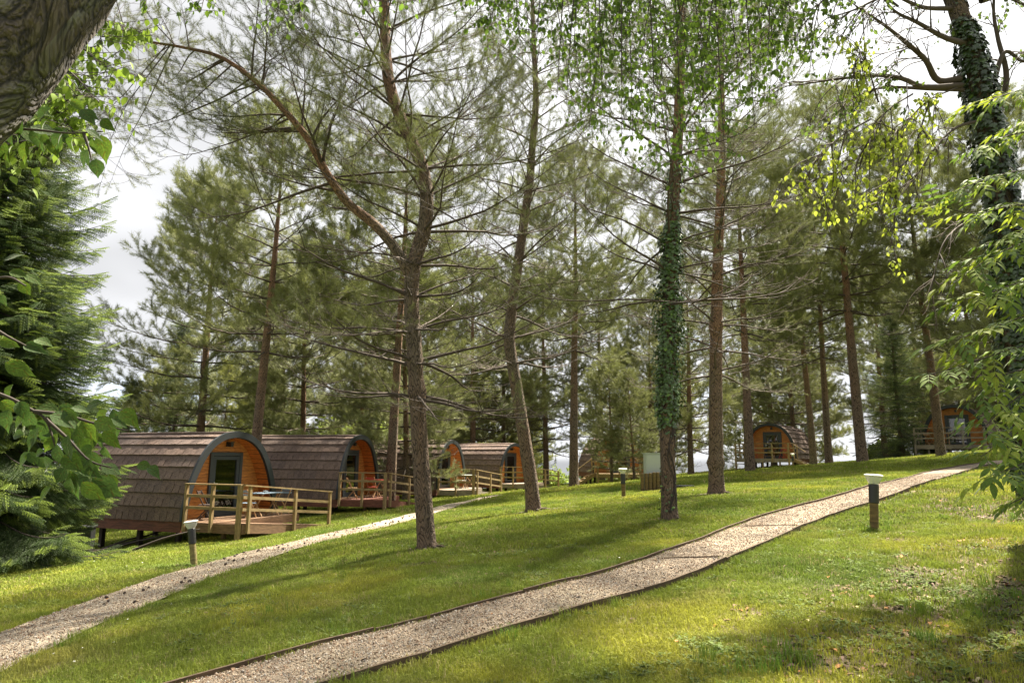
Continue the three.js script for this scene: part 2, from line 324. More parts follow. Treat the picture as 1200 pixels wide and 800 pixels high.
// stone chips on the gravel: too many to count
{
  const rg = rngOf(77), chip = new THREE.IcosahedronGeometry(1, 0); const chips = new Inst();
  { const a = chip.attributes.position; for (let k = 0; k < a.count; k++) { const h = 1 + 0.35 * perlin.noise(a.getX(k) * 2.1, a.getY(k) * 2.1, a.getZ(k) * 2.1); a.setXYZ(k, a.getX(k) * h, a.getY(k) * h * 0.6, a.getZ(k) * h * 0.8); } chip.computeVertexNormals(); }
  const put = (p, n, kMax, big) => {
    for (let e = 0; e < n; e++) {
      const f = Math.pow(rg(), 1.5) * kMax, k = Math.floor(f), q = p.pts[k].clone().lerp(p.pts[Math.min(p.n, k + 1)], f - k).addScaledVector(p.side[k], (rg() * 2 - 1) * (p.h[k] - 0.03));
      const s = (0.005 + 0.011 * rg() * rg()) * big, t = 0.5 + rg() * 0.9, w = rg() < 0.25 ? [0.24, 0.155, 0.10] : rg() < 0.3 ? [0.40, 0.365, 0.315] : [0.31, 0.248, 0.175];
      q.y = height(q.x, q.z) + 0.044 + s * 0.2;
      chips.add(q, new THREE.Quaternion().setFromEuler(new THREE.Euler(rg() * 6, rg() * 6, rg() * 6)), s, lin(w[0] * t, w[1] * t, w[2] * t));
    }
  };
  put(pathR, 30000, 88, 0.85); put(pathL, 12000, 60, 1.0);
  const o = chips.build('gravel_chips', chip, std(lin(1, 1, 1), 0.95), scene);
  o.userData.label = 'loose stone chips covering the two woodland paths'; o.userData.category = 'gravel';
}

// timber boards edging the right-hand path
function edging(p, sgn, from, to, hgt, label, seed) {
  const rg = rngOf(seed), mid = p.pts[Math.floor((from + to) / 2)], root = thing('path_edging', label, 'edging', onGround(mid.x, mid.z));
  let k = from;
  while (k < to - 1) {
    let e = k, L = 0; const want = 1.7 + rg() * 0.8;
    while (e < to && L < want) { L += p.pts[e].distanceTo(p.pts[e + 1]); e++; }
    const mb = new MB(), lean = (rg() - 0.5) * 0.05, drop = (rg() - 0.5) * 0.025, th = 0.026, ns = e - k;
    const ring = [];
    for (let s = 0; s <= ns; s++) {
      const q = p.pts[k + s].clone(), sd = p.side[k + s], off = sgn * (p.h[k + s] + 0.018);
      const cut = s === 0 ? 0.012 : s === ns ? -0.012 : 0, tn2 = p.pts[Math.min(p.n, k + s + 1)].clone().sub(p.pts[Math.max(0, k + s - 1)]).normalize();
      q.addScaledVector(sd, off).addScaledVector(tn2, cut);
      const y = height(q.x, q.z), top = y + hgt + drop + 0.006 * perlin.noise(s * 0.7, k, seed), o = root.position;
      const A = q.clone().addScaledVector(sd, th / 2), B = q.clone().addScaledVector(sd, -th / 2), lx = sd.clone().multiplyScalar(lean * hgt);
      ring.push([V(A.x, y - 0.08, A.z), V(A.x, top, A.z).add(lx), V(B.x, top, B.z).add(lx), V(B.x, y - 0.08, B.z)].map((v) => v.sub(o)));
    }
    for (let s = 0; s < ns; s++) for (let j = 0; j < 4; j++) mb.face([ring[s][j], ring[s + 1][j], ring[s + 1][(j + 1) % 4], ring[s][(j + 1) % 4]]);
    mb.face(ring[0]); mb.face(ring[ns].slice().reverse());
    mb.build('board', M.edging, root);
    k = e;
  }
  return root;
}
edging(pathR, 1, 0, 119, 0.062, 'dark timber edging boards along the uphill side of the gravel path', 31);
edging(pathR, -1, 0, 112, 0.08, 'dark timber edging boards along the downhill side of the gravel path', 32);
// ------------------------------------------------------------------ camping pods
const PW = 1.93, PH = 2.6, PL = 5.3, PREC = 0.5;
const profPts = [[1, 0], [0.99, 0.15], [0.947, 0.29], [0.9, 0.41], [0.83, 0.54], [0.73, 0.685], [0.55, 0.85], [0.29, 0.962], [0, 1]];
const profCurve = new THREE.CatmullRomCurve3(profPts.map(([a, b]) => V(a * PW, b * PH, 0)), false, 'centripetal');
const PROF = profCurve.getSpacedPoints(72).map((p) => new THREE.Vector2(p.x, p.y));   // right half, from foot to apex
function archPts(inset) {                                      // whole arch from the right foot over the apex to the left foot
  const R = PROF.map((p, k) => { const a = PROF[Math.max(0, k - 1)], b = PROF[Math.min(72, k + 1)], t = b.clone().sub(a).normalize(); const q = p.clone(); q.x -= t.y * inset; q.y += t.x * inset; if (q.x < 0) q.x = 0; return q; });
  R[72].set(0, PH - inset);
  return R.concat(R.slice(0, 72).reverse().map((p) => new THREE.Vector2(-p.x, p.y)));
}
function halfAt(y, inset) { const a = archPts(inset).slice(0, 73); for (let k = 0; k < 72; k++) if (a[k + 1].y >= y) { const t = (y - a[k].y) / (a[k + 1].y - a[k].y || 1); return lerp(a[k].x, a[k + 1].x, clamp(t, 0, 1)); } return 0; }
function archBand(inA, inB, z0, z1, closed = true) {           // a band between two arch outlines, with thickness from z0 to z1
  const A = archPts(inA), B = archPts(inB), s = new THREE.Shape(A.concat(B.slice().reverse()));
  const g = new THREE.ExtrudeGeometry(s, { depth: z1 - z0, bevelEnabled: false, curveSegments: 1 }); g.translate(0, 0, z0); return g;
}
// one shingle strip: thin wedge with a row of raised tabs over its lower half
function shingleGeo(w, h, seed) {
  const rg = rngOf(seed), mb = new MB();
  const slab = (x0, x1, y0, y1, z0, z1) => {                   // lies in local x (along the roof), y (up the slope), z (outwards)
    const a = V(x0, y0, z0), b = V(x1, y0, z0), c = V(x1, y0, z1), d = V(x0, y0, z1), e = V(x0, y1, z0 * 0), f = V(x1, y1, z0 * 0), g = V(x1, y1, z1 - (z0 ? 0.004 : 0.014)), h2 = V(x0, y1, z1 - (z0 ? 0.004 : 0.014));
    mb.face([a, b, c, d]); mb.face([d, c, g, h2]); mb.face([b, f, g, c]); mb.face([e, a, d, h2]);
  };
  slab(0.004, w - 0.004, -0.02, h, 0, 0.022);
  const n = Math.max(2, Math.round(w / 0.24)), tw = w / n;
  for (let k = 0; k < n; k++) { const lift = (k % 2) ? 0.12 : 0.02; slab(k * tw + 0.006 + 0.01 * rg(), (k + 1) * tw - 0.006 - 0.01 * rg(), -0.02 + (k % 2 ? 0.0 : 0.006), h * 0.42 + lift * 0.5 + 0.02 * rg(), 0.0215, 0.034 + 0.008 * rg()); }
  return mb.geo();
}
const COURSES = 9, CH = profCurve.getLength() / COURSES;
const stripGeos = [1, 2, 3].map((s) => shingleGeo(1.04, CH + 0.035, 40 + s)), halfGeos = [1, 2].map((s) => shingleGeo(0.53, CH + 0.035, 50 + s));
const bodyGeo = archBand(0.03, 0.16, -PL + 0.02, -0.03), trimGeo = archBand(-0.05, 0.15, -0.03, 0.05), ribGeo = archBand(-0.022, 0.10, -PL, -PL + 0.06);
const DOOR_W = 1.36, DOOR_H = 1.98, DOOR_X = 0.10;
const cladGeo = (() => {                                       // horizontal tongue-and-groove boards round the door opening
  const mb = new MB(), bh = 0.118;
  for (let y = 0; y < PH - 0.2; y += bh) {
    const y1 = Math.min(y + bh - 0.010, PH - 0.19), w0 = halfAt(y, 0.155), w1 = Math.max(0.02, halfAt(y1, 0.155));
    const piece = (a0, a1, b0, b1) => { const z = -PREC, zz = z - 0.03; mb.face([V(a0, y, z), V(b0, y, z), V(b1, y1, z), V(a1, y1, z)]); mb.face([V(a0, y, zz), V(b0, y, zz), V(b0, y, z), V(a0, y, z)]); mb.face([V(a1, y1, z), V(b1, y1, z), V(b1, y1, zz), V(a1, y1, zz)]); };
    if (y1 < DOOR_H) { piece(-w0, -w1, DOOR_X - DOOR_W / 2, DOOR_X - DOOR_W / 2); piece(DOOR_X + DOOR_W / 2, DOOR_X + DOOR_W / 2, w0, w1); }
    else piece(-w0, -w1, w0, w1);
  }
  return mb.geo();
})();
const backerGeo = (() => { const s = new THREE.Shape(archPts(0.158)), d = new THREE.Path([[-1, 0.01], [1, 0.01], [1, DOOR_H], [-1, DOOR_H]].map(([a, b]) => new THREE.Vector2(DOOR_X + a * (DOOR_W / 2 - 0.01), b))); s.holes.push(d); const g = new THREE.ExtrudeGeometry(s, { depth: 0.05, bevelEnabled: false }); g.translate(0, 0, -PREC - 0.085); return g; })();
const backGeo = (() => { const g = new THREE.ExtrudeGeometry(new THREE.Shape(archPts(0.165)), { depth: 0.05, bevelEnabled: false }); g.translate(0, 0, -PL + 0.08); return g; })();
const liningGeo = (() => {                                     // boards running front to back under the overhang
  const mb = new MB(), A = archPts(0.155), n = 36;
  for (let k = 0; k < n; k++) {
    const f = (t) => { const u = clamp(t, 0, 1) * (A.length - 1), i = Math.min(A.length - 2, Math.floor(u)); return A[i].clone().lerp(A[i + 1], u - i); };
    const a = f((k + 0.06) / n), b = f((k + 0.94) / n), c = a.clone().add(b).multiplyScalar(0.5), inw = V(-(b.y - a.y), b.x - a.x, 0).normalize().multiplyScalar(0.012);
    const e = 0.001; mb.face([V(a.x + inw.x, a.y + inw.y, -PREC), V(b.x + inw.x, b.y + inw.y, -PREC), V(b.x + inw.x, b.y + inw.y, -0.032), V(a.x + inw.x, a.y + inw.y, -0.032)]);
    mb.face([V(a.x + inw.x, a.y + inw.y, -0.032), V(a.x, a.y, -0.032), V(a.x, a.y, -PREC), V(a.x + inw.x, a.y + inw.y, -PREC)]);
    mb.face([V(b.x, b.y, -0.032), V(b.x + inw.x, b.y + inw.y, -0.032), V(b.x + inw.x, b.y + inw.y, -PREC), V(b.x, b.y, -PREC)]);
  }
  return mb.geo();
})();
const podTemplate = new THREE.Group();
{
  const g = podTemplate, rg = rngOf(9);
  mesh('shell', bodyGeo, M.stilt, g);
  // shingle courses, both sides, each strip its own piece
  const ptAt = (s) => { const u = clamp(s / profCurve.getLength(), 0, 1) * 72, i = Math.min(71, Math.floor(u)); return PROF[i].clone().lerp(PROF[i + 1], u - i); };
  for (const side of [1, -1]) for (let c = 0; c < COURSES; c++) {
    const a = ptAt(c * CH), b = ptAt((c + 1) * CH), up = V(side * (b.x - a.x), b.y - a.y, 0).normalize(), alongX = V(0, 0, -side), out = alongX.clone().cross(up).normalize();
    // lift the lower edge so that it laps the course below
    const up2 = up.clone().addScaledVector(out, -0.045).normalize(), out2 = alongX.clone().cross(up2).normalize();
    const stag = (c % 2) ? 0.52 : 0;
    let z = 0;
    while (z < PL - 0.05) {
      let w = (z === 0 && stag) ? 0.52 : 1.03; const half = w < 0.6 || PL - z < 0.75; if (half) w = 0.52; w = Math.min(w, PL - z);
      const m = mesh('shingle', (half ? halfGeos : stripGeos)[Math.floor(rg() * (half ? 2 : 3))], M.shingle[Math.floor(rg() * 4)], g);
      const start = side > 0 ? -z - 0.03 : -(z + w) - 0.03;
      m.matrixAutoUpdate = true;
      m.quaternion.setFromRotationMatrix(new THREE.Matrix4().makeBasis(alongX, up2, out2));
      m.position.set(side * a.x, a.y, start).addScaledVector(out2, 0.012 + 0.006 * rg());
      z += w;
    }
  }
  { const cap = new MB(); for (let k = 0; k < 10; k++) { const z0 = -0.03 - k * PL / 10, z1 = z0 - PL / 10 + 0.008, y = PH + 0.045 + (k % 2) * 0.004; for (const s of [1, -1]) cap.face(s > 0 ? [V(0, y, z0), V(0.2, y - 0.05, z0), V(0.2, y - 0.055, z1), V(0, y - 0.004, z1)] : [V(-0.2, y - 0.05, z0), V(0, y, z0), V(0, y - 0.004, z1), V(-0.2, y - 0.055, z1)]); cap.face([V(-0.2, y - 0.05, z0), V(0.2, y - 0.05, z0), V(0, y, z0)]); } cap.build('ridge_cap', M.shingle[2], g); }
  mesh('arch_trim', trimGeo, M.trim, g); mesh('rear_trim', ribGeo, M.trim, g);
  mesh('cladding', cladGeo, M.cladding, g); mesh('inner_wall', backerGeo, M.redBeam, g); mesh('rear_wall', backGeo, M.cladding, g);
  mesh('overhang_lining', liningGeo, M.lining, g);
  { const b = new MB(); b.box(0, -0.06, -PL / 2, PW * 2 - 0.1, 0.10, PL - 0.06); b.build('floor', M.timberDark, g); }
  for (const s of [1, -1]) { const b = new MB(); b.box(s * (PW - 0.03), -0.165, -PL / 2, 0.07, 0.30, PL - 0.02); b.build('base_beam', M.redBeam, g); }
  for (const z of [-0.06, -PL + 0.1]) { const b = new MB(); b.box(0, -0.19, z, PW * 2 - 0.14, 0.15, 0.07); b.build('cross_beam', M.redBeam, g); }
  // glazed door
  const dz = -PREC + 0.012, door = new THREE.Group(); door.name = 'door'; g.add(door);
  const fr = new MB(), w2 = DOOR_W / 2;
  for (const s of [-1, 1]) fr.box(DOOR_X + s * (w2 - 0.06), DOOR_H / 2, dz, 0.12, DOOR_H, 0.10);
  fr.box(DOOR_X, DOOR_H - 0.055, dz, DOOR_W - 0.242, 0.11, 0.10); fr.box(DOOR_X, 0.035, dz, DOOR_W - 0.242, 0.07, 0.10);
  fr.build('frame', M.doorFrame, door);
  const lf = new MB(), lw = DOOR_W - 0.26, lh = DOOR_H - 0.2, ly = 0.075 + lh / 2;
  for (const s of [-1, 1]) lf.box(DOOR_X + s * (lw / 2 - 0.055), ly, dz + 0.01, 0.11, lh, 0.06);
  lf.box(DOOR_X, ly + lh / 2 - 0.055, dz + 0.01, lw - 0.222, 0.11, 0.06); lf.box(DOOR_X, ly - lh / 2 + 0.055, dz + 0.01, lw - 0.222, 0.11, 0.06);
  lf.build('leaf_frame', M.doorFrame, door);
  const pane = new MB(); pane.face([V(DOOR_X - lw / 2 + 0.1, ly - lh / 2 + 0.1, dz), V(DOOR_X + lw / 2 - 0.1, ly - lh / 2 + 0.1, dz), V(DOOR_X + lw / 2 - 0.1, ly + lh / 2 - 0.1, dz), V(DOOR_X - lw / 2 + 0.1, ly + lh / 2 - 0.1, dz)]); pane.build('pane', M.glass, door);
  const hd = new MB(); hd.box(DOOR_X - lw / 2 + 0.06, 0.98, dz + 0.065, 0.03, 0.16, 0.02); hd.box(DOOR_X - lw / 2 + 0.11, 1.01, dz + 0.085, 0.12, 0.022, 0.02); hd.build('handle', M.steel, door);
  // lantern over the door
  const lan = new MB(); lan.box(DOOR_X, 2.24, -PREC + 0.03, 0.10, 0.16, 0.03); lan.box(DOOR_X, 2.29, -PREC + 0.10, 0.025, 0.025, 0.15); lan.box(DOOR_X, 2.22, -PREC + 0.17, 0.11, 0.13, 0.11); lan.box(DOOR_X, 2.30, -PREC + 0.17, 0.15, 0.03, 0.15); lan.build('wall_lantern', M.black, g);
}
function makePod(px, py, d, az, label) {
  const base = P(px, py, d), root = podTemplate.clone(); root.name = numbered('camping_pod'); root.position.copy(base); root.rotation.y = Math.PI - rad(az); scene.add(root); root.updateMatrixWorld(true);
  tag(root, label, 'camping pod', 'camping pods on the slope');
  for (const z of [-0.35, -1.9, -3.5, -PL + 0.25]) for (const x of [-1.65, 1.65]) {
    const w = V(x, 0, z).applyMatrix4(root.matrixWorld), L = base.y - 0.3 - height(w.x, w.z) + 0.06; if (L < 0.05) continue;
    const b = new MB(); b.box(x, -0.3 - L / 2, z, 0.13, L, 0.13); b.build('stilt', M.stilt, root);
  }
  return root;
}
// ------------------------------------------------------------------ decks with handrails and ramps
function makeDeck(pod, label, opt = {}) {
  const root = thing('timber_deck', label, 'deck', pod.position.clone(), pod.rotation.y, 'decks in front of the pods'); root.updateMatrixWorld(true);
  const tone = opt.tone ?? M.timber, fasciaMat = opt.fascia ?? M.timberDark, D = opt.depth ?? 2.1, X0 = -PW + 0.08, X1 = PW - 0.02, fall = opt.fall ?? 0.32, rz = opt.ramp ? D - 1.05 : D;
  const gy = (x, z) => { const w = V(x, 0, z).applyMatrix4(root.matrixWorld); return height(w.x, w.z) - root.position.y; };
  const nb = Math.round(rz / 0.15);
  for (let k = 0; k < nb; k++) { const b = new MB(), z = 0.07 + (k + 0.5) * (rz - 0.07) / nb; b.box((X0 + X1) / 2, -0.03, z, X1 - X0, 0.032, (rz - 0.07) / nb - 0.012); b.build('deck_board', fasciaMat, root); }
  const fas = (a, b, h = 0.26) => { const m = new MB(); m.bar(a, b, 0.035, h); m.build('fascia', fasciaMat, root); };
  const post = (x, z, top, down, w = 0.085) => { const b = new MB(); b.box(x, (top + down) / 2, z, w, top - down, w); b.build('post', tone, root); };
  const rail = (a, b) => { const m = new MB(); m.bar(a, b, 0.115, 0.038); m.build('handrail', tone, root); };
  const mid = (a, b) => { const m = new MB(); m.bar(a, b, 0.032, 0.085); m.build('mid_rail', tone, root); };
  const run = (ax, az, ay, bx, bz, by) => { const u = V(bx - ax, 0, bz - az).normalize(), off = V(u.z, 0, -u.x).multiplyScalar(-0.0); rail(V(ax, ay + 1.06, az), V(bx, by + 1.06, bz)); for (const h of [0.40, 0.73]) mid(V(ax, ay + h, az).add(off), V(bx, by + h, bz).add(off)); };
  const J = 0.26;                                              // joist depth below the boards
  fas(V(X0, -0.15, 0.07), V(X0, -0.15, D + 0.02));
  const leftPosts = opt.leftPosts ?? [0.1, D * 0.52];
  for (const z of leftPosts) post(X0 - 0.065, z, 1.04, -0.27);
  post(X0 - 0.065, D - 0.02, 1.04, gy(X0, D) - 0.08, 0.11);
  run(X0 - 0.065, 0.04, 0, X0 - 0.065, D + 0.04, 0);
  for (const x of [-1.2, 0, 1.2]) { const y = gy(x, rz - 0.2); if (y < -0.35) post(x, rz - 0.15, -0.06, y - 0.06, 0.1); }
  if (opt.ramp) {
    fas(V(X0, -0.15, rz), V(X1, -0.15, rz), 0.2);
    const sl = fall / (X1 - X0 - 0.3), rampY = (x) => -Math.max(0, x - X0 - 0.3) * sl, n = Math.round((X1 + 0.25 - X0) / 0.15);
    for (let k = 0; k < n; k++) { const x = X0 + (k + 0.5) * 0.15, b = new MB(); b.box(x, rampY(x) - 0.025, (rz + D) / 2 + 0.01, 0.138, 0.03, D - rz - 0.02, new THREE.Quaternion().setFromAxisAngle(V(0, 0, 1), -Math.atan(sl))); b.build('ramp_board', fasciaMat, root); }
    fas(V(X0 + 0.02, -0.15, D + 0.025), V(X0 + 0.3, -0.15, D + 0.025));
    fas(V(X0 + 0.3, -0.15, D + 0.025), V(X1 + 0.25, rampY(X1 + 0.25) - 0.15, D + 0.025));
    for (const x of [X0 + 0.2, X0 + 2.15, X1 + 0.1]) post(x, D + 0.09, rampY(x) + 1.04, Math.min(rampY(x) - 0.27, x > 1 ? gy(x, D) - 0.05 : 0), 0.085);
    run(X0 - 0.06, D + 0.09, 0, X1 + 0.16, D + 0.09, rampY(X1 + 0.16));
  } else {
    fas(V(X0, -0.15, D + 0.02), V(X1, -0.15, D + 0.02)); fas(V(X1, -0.15, 0.07), V(X1, -0.15, D + 0.02));
    for (const x of [X0 + 1.3, X0 + 2.6]) post(x, D + 0.08, 1.04, -0.27);
    post(X1 - 0.02, D + 0.085, 1.04, gy(X1, D) - 0.08, 0.11);
    run(X0 - 0.06, D + 0.08, 0, X1 + 0.04, D + 0.08, 0);
    for (const z of [0.12, D * 0.5]) post(X1 + 0.065, z, 1.04, -0.27);
    if (opt.rightRail !== false) run(X1 + 0.065, 0.5, 0, X1 + 0.065, D + 0.03, 0);
    if (opt.stair) {                                           // short flight on one side
      const s = opt.stair, xs = s > 0 ? X1 + 0.1 : X0 - 0.15, dy = Math.min(-0.3, gy(xs + s * 0.9, 0.5) + 0.0), n = Math.max(2, Math.round(-dy / 0.19));
      for (let k = 1; k <= n; k++) { const b = new MB(); b.box(xs + s * (k - 0.4) * 0.27, dy * k / (n + 0.4), 0.72, 0.29, 0.04, 0.95); b.build('step', fasciaMat, root); }
      for (const z of [0.22, 1.22]) { const b = new MB(); b.bar(V(xs, -0.10, z), V(xs + s * n * 0.27, dy - 0.05, z), 0.045, 0.22); b.build('stringer', tone, root); }
      const b = new MB(); b.bar(V(xs, 1.0, 1.27), V(xs + s * n * 0.27, dy + 0.95, 1.27), 0.06, 0.05); b.build('stair_rail', tone, root);
    }
  }
  return root;
}
// ------------------------------------------------------------------ folding furniture
function makeChair(label, seatMat, legMat, parentGroup) {
  const t = thing('folding_chair', label, 'chair', V(0, 0, 0), 0, parentGroup);
  const seat = new MB(); for (let k = 0; k < 5; k++) seat.box(0, 0.44, -0.15 + k * 0.075, 0.40, 0.018, 0.066); seat.build('seat', seatMat, t);
  const back = new MB(); back.box(0, 0.80, -0.235, 0.40, 0.075, 0.018); back.box(0, 0.69, -0.225, 0.40, 0.06, 0.018); back.build('backrest', seatMat, t);
  for (const s of [-1, 1]) {
    const a = new MB(); a.bar(V(s * 0.19, 0, 0.20), V(s * 0.19, 0.86, -0.25), 0.022, 0.034); a.build('leg', legMat, t);
    const b = new MB(); b.bar(V(s * 0.165, 0, -0.22), V(s * 0.165, 0.43, 0.17), 0.022, 0.034); b.build('leg', legMat, t);
  }
  const c = new MB(); c.box(0, 0.12, 0.137, 0.36, 0.02, 0.03); c.box(0, 0.10, -0.13, 0.31, 0.02, 0.03); c.build('stretcher', legMat, t);
  return t;
}
function makeTable(label, topMat, legMat, grp) {
  const t = thing('folding_table', label, 'table', V(0, 0, 0), 0, grp);
  const top = new MB(); for (let k = 0; k < 6; k++) top.box(0, 0.72, -0.25 + k * 0.1, 0.95, 0.022, 0.092); top.box(-0.4, 0.70, 0, 0.03, 0.02, 0.58); top.box(0.4, 0.70, 0, 0.03, 0.02, 0.58); top.build('table_top', topMat, t);
  for (const s of [-1, 1]) { const a = new MB(); a.bar(V(s * 0.38, 0, 0.24), V(s * 0.38, 0.70, -0.22), 0.025, 0.036); a.build('leg', legMat, t); const b = new MB(); b.bar(V(s * 0.34, 0, -0.24), V(s * 0.34, 0.70, 0.22), 0.025, 0.036); b.build('leg', legMat, t); }
  const c = new MB(); c.box(0, 0.18, 0.12, 0.74, 0.02, 0.03); c.build('stretcher', legMat, t);
  return t;
}
const DECK_TOP = -0.012;
function onDeck(o, pod, x, z, turn) { o.position.copy(V(x, DECK_TOP, z).applyMatrix4(pod.matrixWorld)); o.rotation.y = pod.rotation.y + turn; return o; }

const pod1 = makePod(271, 605, 22, 112, 'shingled arched pod with pale blue table and chairs on its deck');
makeDeck(pod1, 'timber deck with ramp carrying the blue folding table', { ramp: true, fascia: M.timberDark });
const pod2 = makePod(420, 582, 30, 104, 'shingled arched pod with red folding table on its deck, beside a split trunk');
makeDeck(pod2, 'red-brown deck with ramp carrying the red folding table', { ramp: true, fascia: M.redBeam });
const pod3 = makePod(529, 572, 38.5, 109, 'arched pod half hidden behind the nearest pine trunk and drooping needles');
makeDeck(pod3, 'pale deck with ramp half hidden behind the nearest pine trunk', { ramp: true, fascia: M.timberGrey });
const pod4 = makePod(604, 565.5, 47, 124, 'arched pod partly hidden behind the curved pine trunk');
makeDeck(pod4, 'pale grey deck partly hidden behind the curved pine trunk', { ramp: true, fascia: M.timberGrey, fall: 0.28 });
const pod5 = makePod(727, 554, 46, 176, 'arched pod veiled by pine boughs behind the electrical cabinet');
makeDeck(pod5, 'raised deck with side steps behind the electrical cabinet', { fascia: M.timber, stair: -1 });
const pod6 = makePod(903, 537, 52, 216, 'arched pod on the hilltop with red chairs, seen nearly from the front');
makeDeck(pod6, 'pale deck of the hilltop pod with red chairs', { fascia: M.timberGrey, stair: 1 });
const pod7 = makePod(1121, 521.5, 45, 222, 'orange-fronted pod on the hilltop behind a slender trunk and green leaves');
makeDeck(pod7, 'long weathered deck behind the slender trunk by the path end', { fascia: M.timberGrey, tone: M.timberGrey });

onDeck(makeTable('pale blue folding table with wooden legs on a timber deck', M.blueTop, M.chairWood), pod1, 0.75, 0.62, 0);
onDeck(makeChair('pale blue folding chair at the door end of the blue table', M.blueTop, M.chairWood, 'blue folding chairs'), pod1, -0.02, 0.62, Math.PI / 2);
onDeck(makeChair('pale blue folding chair at the far end of the blue table', M.blueTop, M.chairWood, 'blue folding chairs'), pod1, 1.52, 0.62, -Math.PI / 2);
onDeck(makeChair('dark folding chair against the orange wall left of the glass door', M.darkSeat, M.darkSeat), pod1, -1.15, 0.1, 0.5);
{ const a = thing('bowl', 'small pale bowl on the blue folding table', 'bowl'); const g = new THREE.LatheGeometry([[0, 0], [0.05, 0], [0.085, 0.055], [0.075, 0.055], [0.045, 0.012], [0, 0.012]].map(([x, y]) => new THREE.Vector2(x, y)), 20); mesh('bowl_body', g, std(lin(0.6, 0.6, 0.58), 0.4), a); a.position.copy(V(0.75, DECK_TOP + 0.732, 0.62).applyMatrix4(pod1.matrixWorld)); }
onDeck(makeTable('red folding table with wooden legs on the red-brown deck', M.redTop, M.chairWood), pod2, 0.75, 0.62, 0);
onDeck(makeChair('red folding chair beside the red table, near the arch', M.redTop, M.chairWood, 'red folding chairs'), pod2, 0.0, 0.62, Math.PI / 2);
onDeck(makeChair('red folding chair beside the red table, at the ramp end', M.redTop, M.chairWood, 'red folding chairs'), pod2, 1.5, 0.62, -Math.PI / 2);
onDeck(makeChair('pale wooden folding chair left of the second pod door', M.chairWood, M.chairWood), pod2, -1.2, 0.3, 0.4);
onDeck(makeTable('pale folding table on the deck half hidden by the nearest pine', M.cabinet, M.chairWood), pod3, 0.8, 0.6, 0);
onDeck(makeChair('pale folding chair on the deck half hidden by the nearest pine', M.cabinet, M.chairWood), pod3, 0.0, 0.6, Math.PI / 2);
onDeck(makeChair('red chair left of the hilltop pod door', M.redTop, M.redTop, 'red chairs on the hilltop deck'), pod6, -1.0, 0.55, 0.4);
onDeck(makeTable('small red table on the hilltop deck', M.redTop, M.chairWood), pod6, 0.15, 0.8, 0);
onDeck(makeChair('red chair right of the hilltop pod door', M.redTop, M.redTop, 'red chairs on the hilltop deck'), pod6, 1.05, 0.55, -0.4);
onDeck(makeChair('wooden folding chair at the open end of the weathered deck', M.chairWood, M.chairWood), pod7, -1.3, 1.1, 0.9);
onDeck(makeTable('wooden folding table on the weathered deck', M.chairWood, M.chairWood), pod7, -0.55, 1.1, 0.2);
// ------------------------------------------------------------------ bollard lights
function bollard(pos, h, label, leanX, leanZ, clear, pale) {
  const t = thing('bollard_light', label, 'bollard light', pos, 0, 'bollard lights along the paths');
  const ph = h * 0.5, post = new THREE.Group();
  mesh('post', (() => { const b = new MB(); b.tube([V(0, -0.12, 0), V(0, ph * 0.5, 0), V(0, ph, 0)], [0.062, 0.061, 0.06], 14, { cap: true, uw: 0.4 }); return b.geo(); })(), pale ? M.postPale : M.postWood, t);
  mesh('collar', new THREE.LatheGeometry([[0, ph - 0.02], [0.066, ph - 0.02], [0.070, ph - 0.01], [0.072, h * 0.8], [0.068, h * 0.82], [0, h * 0.82]].map(([x, y]) => new THREE.Vector2(x, y)), 20), M.black, t);
  const lens = mesh('lens', new THREE.LatheGeometry([[0.05, h * 0.815], [0.066, h * 0.82], [0.093, h * 0.885], [0.124, h * 0.965], [0.119, h * 0.965], [0.088, h * 0.89], [0.055, h * 0.83]].map(([x, y]) => new THREE.Vector2(x, y)), 28), clear, t);
  mesh('rim', new THREE.LatheGeometry([[0, h * 0.967], [0.129, h * 0.967], [0.132, h * 0.975], [0.13, h * 0.985], [0.105, h * 1.0], [0, h * 1.002]].map(([x, y]) => new THREE.Vector2(x, y)), 28), std(lin(0.62, 0.63, 0.62), 0.35), lens);
  mesh('reflector', new THREE.LatheGeometry([[0.012, h * 0.82], [0.02, h * 0.86], [0.05, h * 0.93], [0.07, h * 0.96]].map(([x, y]) => new THREE.Vector2(x, y)), 20), std(lin(0.7, 0.7, 0.7), 0.25, { metalness: 0.6 }), lens);
  t.rotation.set(leanZ, 0, leanX); return t;
}
console.log('bollards', [G(1025, 621), G(227, 662), G(731, 584), FEET.first, FEET.second, FEET.ivied, FEET.straight].map((p) => p.z.toFixed(1)).join(' '));
const clearLens = new THREE.MeshPhysicalMaterial({ color: lin(0.86, 0.88, 0.87), roughness: 0.12, transmission: 0.7, thickness: 0, side: THREE.DoubleSide });
const dullLens = std(lin(0.42, 0.43, 0.40), 0.5);
bollard(G(1025, 621), 62 * -G(1025, 621).z / FOC, 'upright bollard light with clear flared lens beside the gravel path', -0.07, 0, clearLens);
bollard(G(227, 662), 49 * -G(227, 662).z / FOC, 'leaning bollard light with dull grey lens in front of the pod deck', 0.16, 0, dullLens, true);
bollard(G(731, 584), 34 * -G(731, 584).z / FOC, 'bollard light with dark post on the lawn near the electrical cabinet', 0.01, 0, clearLens);
{ const p = P(930, 548, 47); bollard(onGround(p.x, p.z), 0.95, 'bollard light beside the hilltop pod with red chairs', 0, 0, clearLens); }

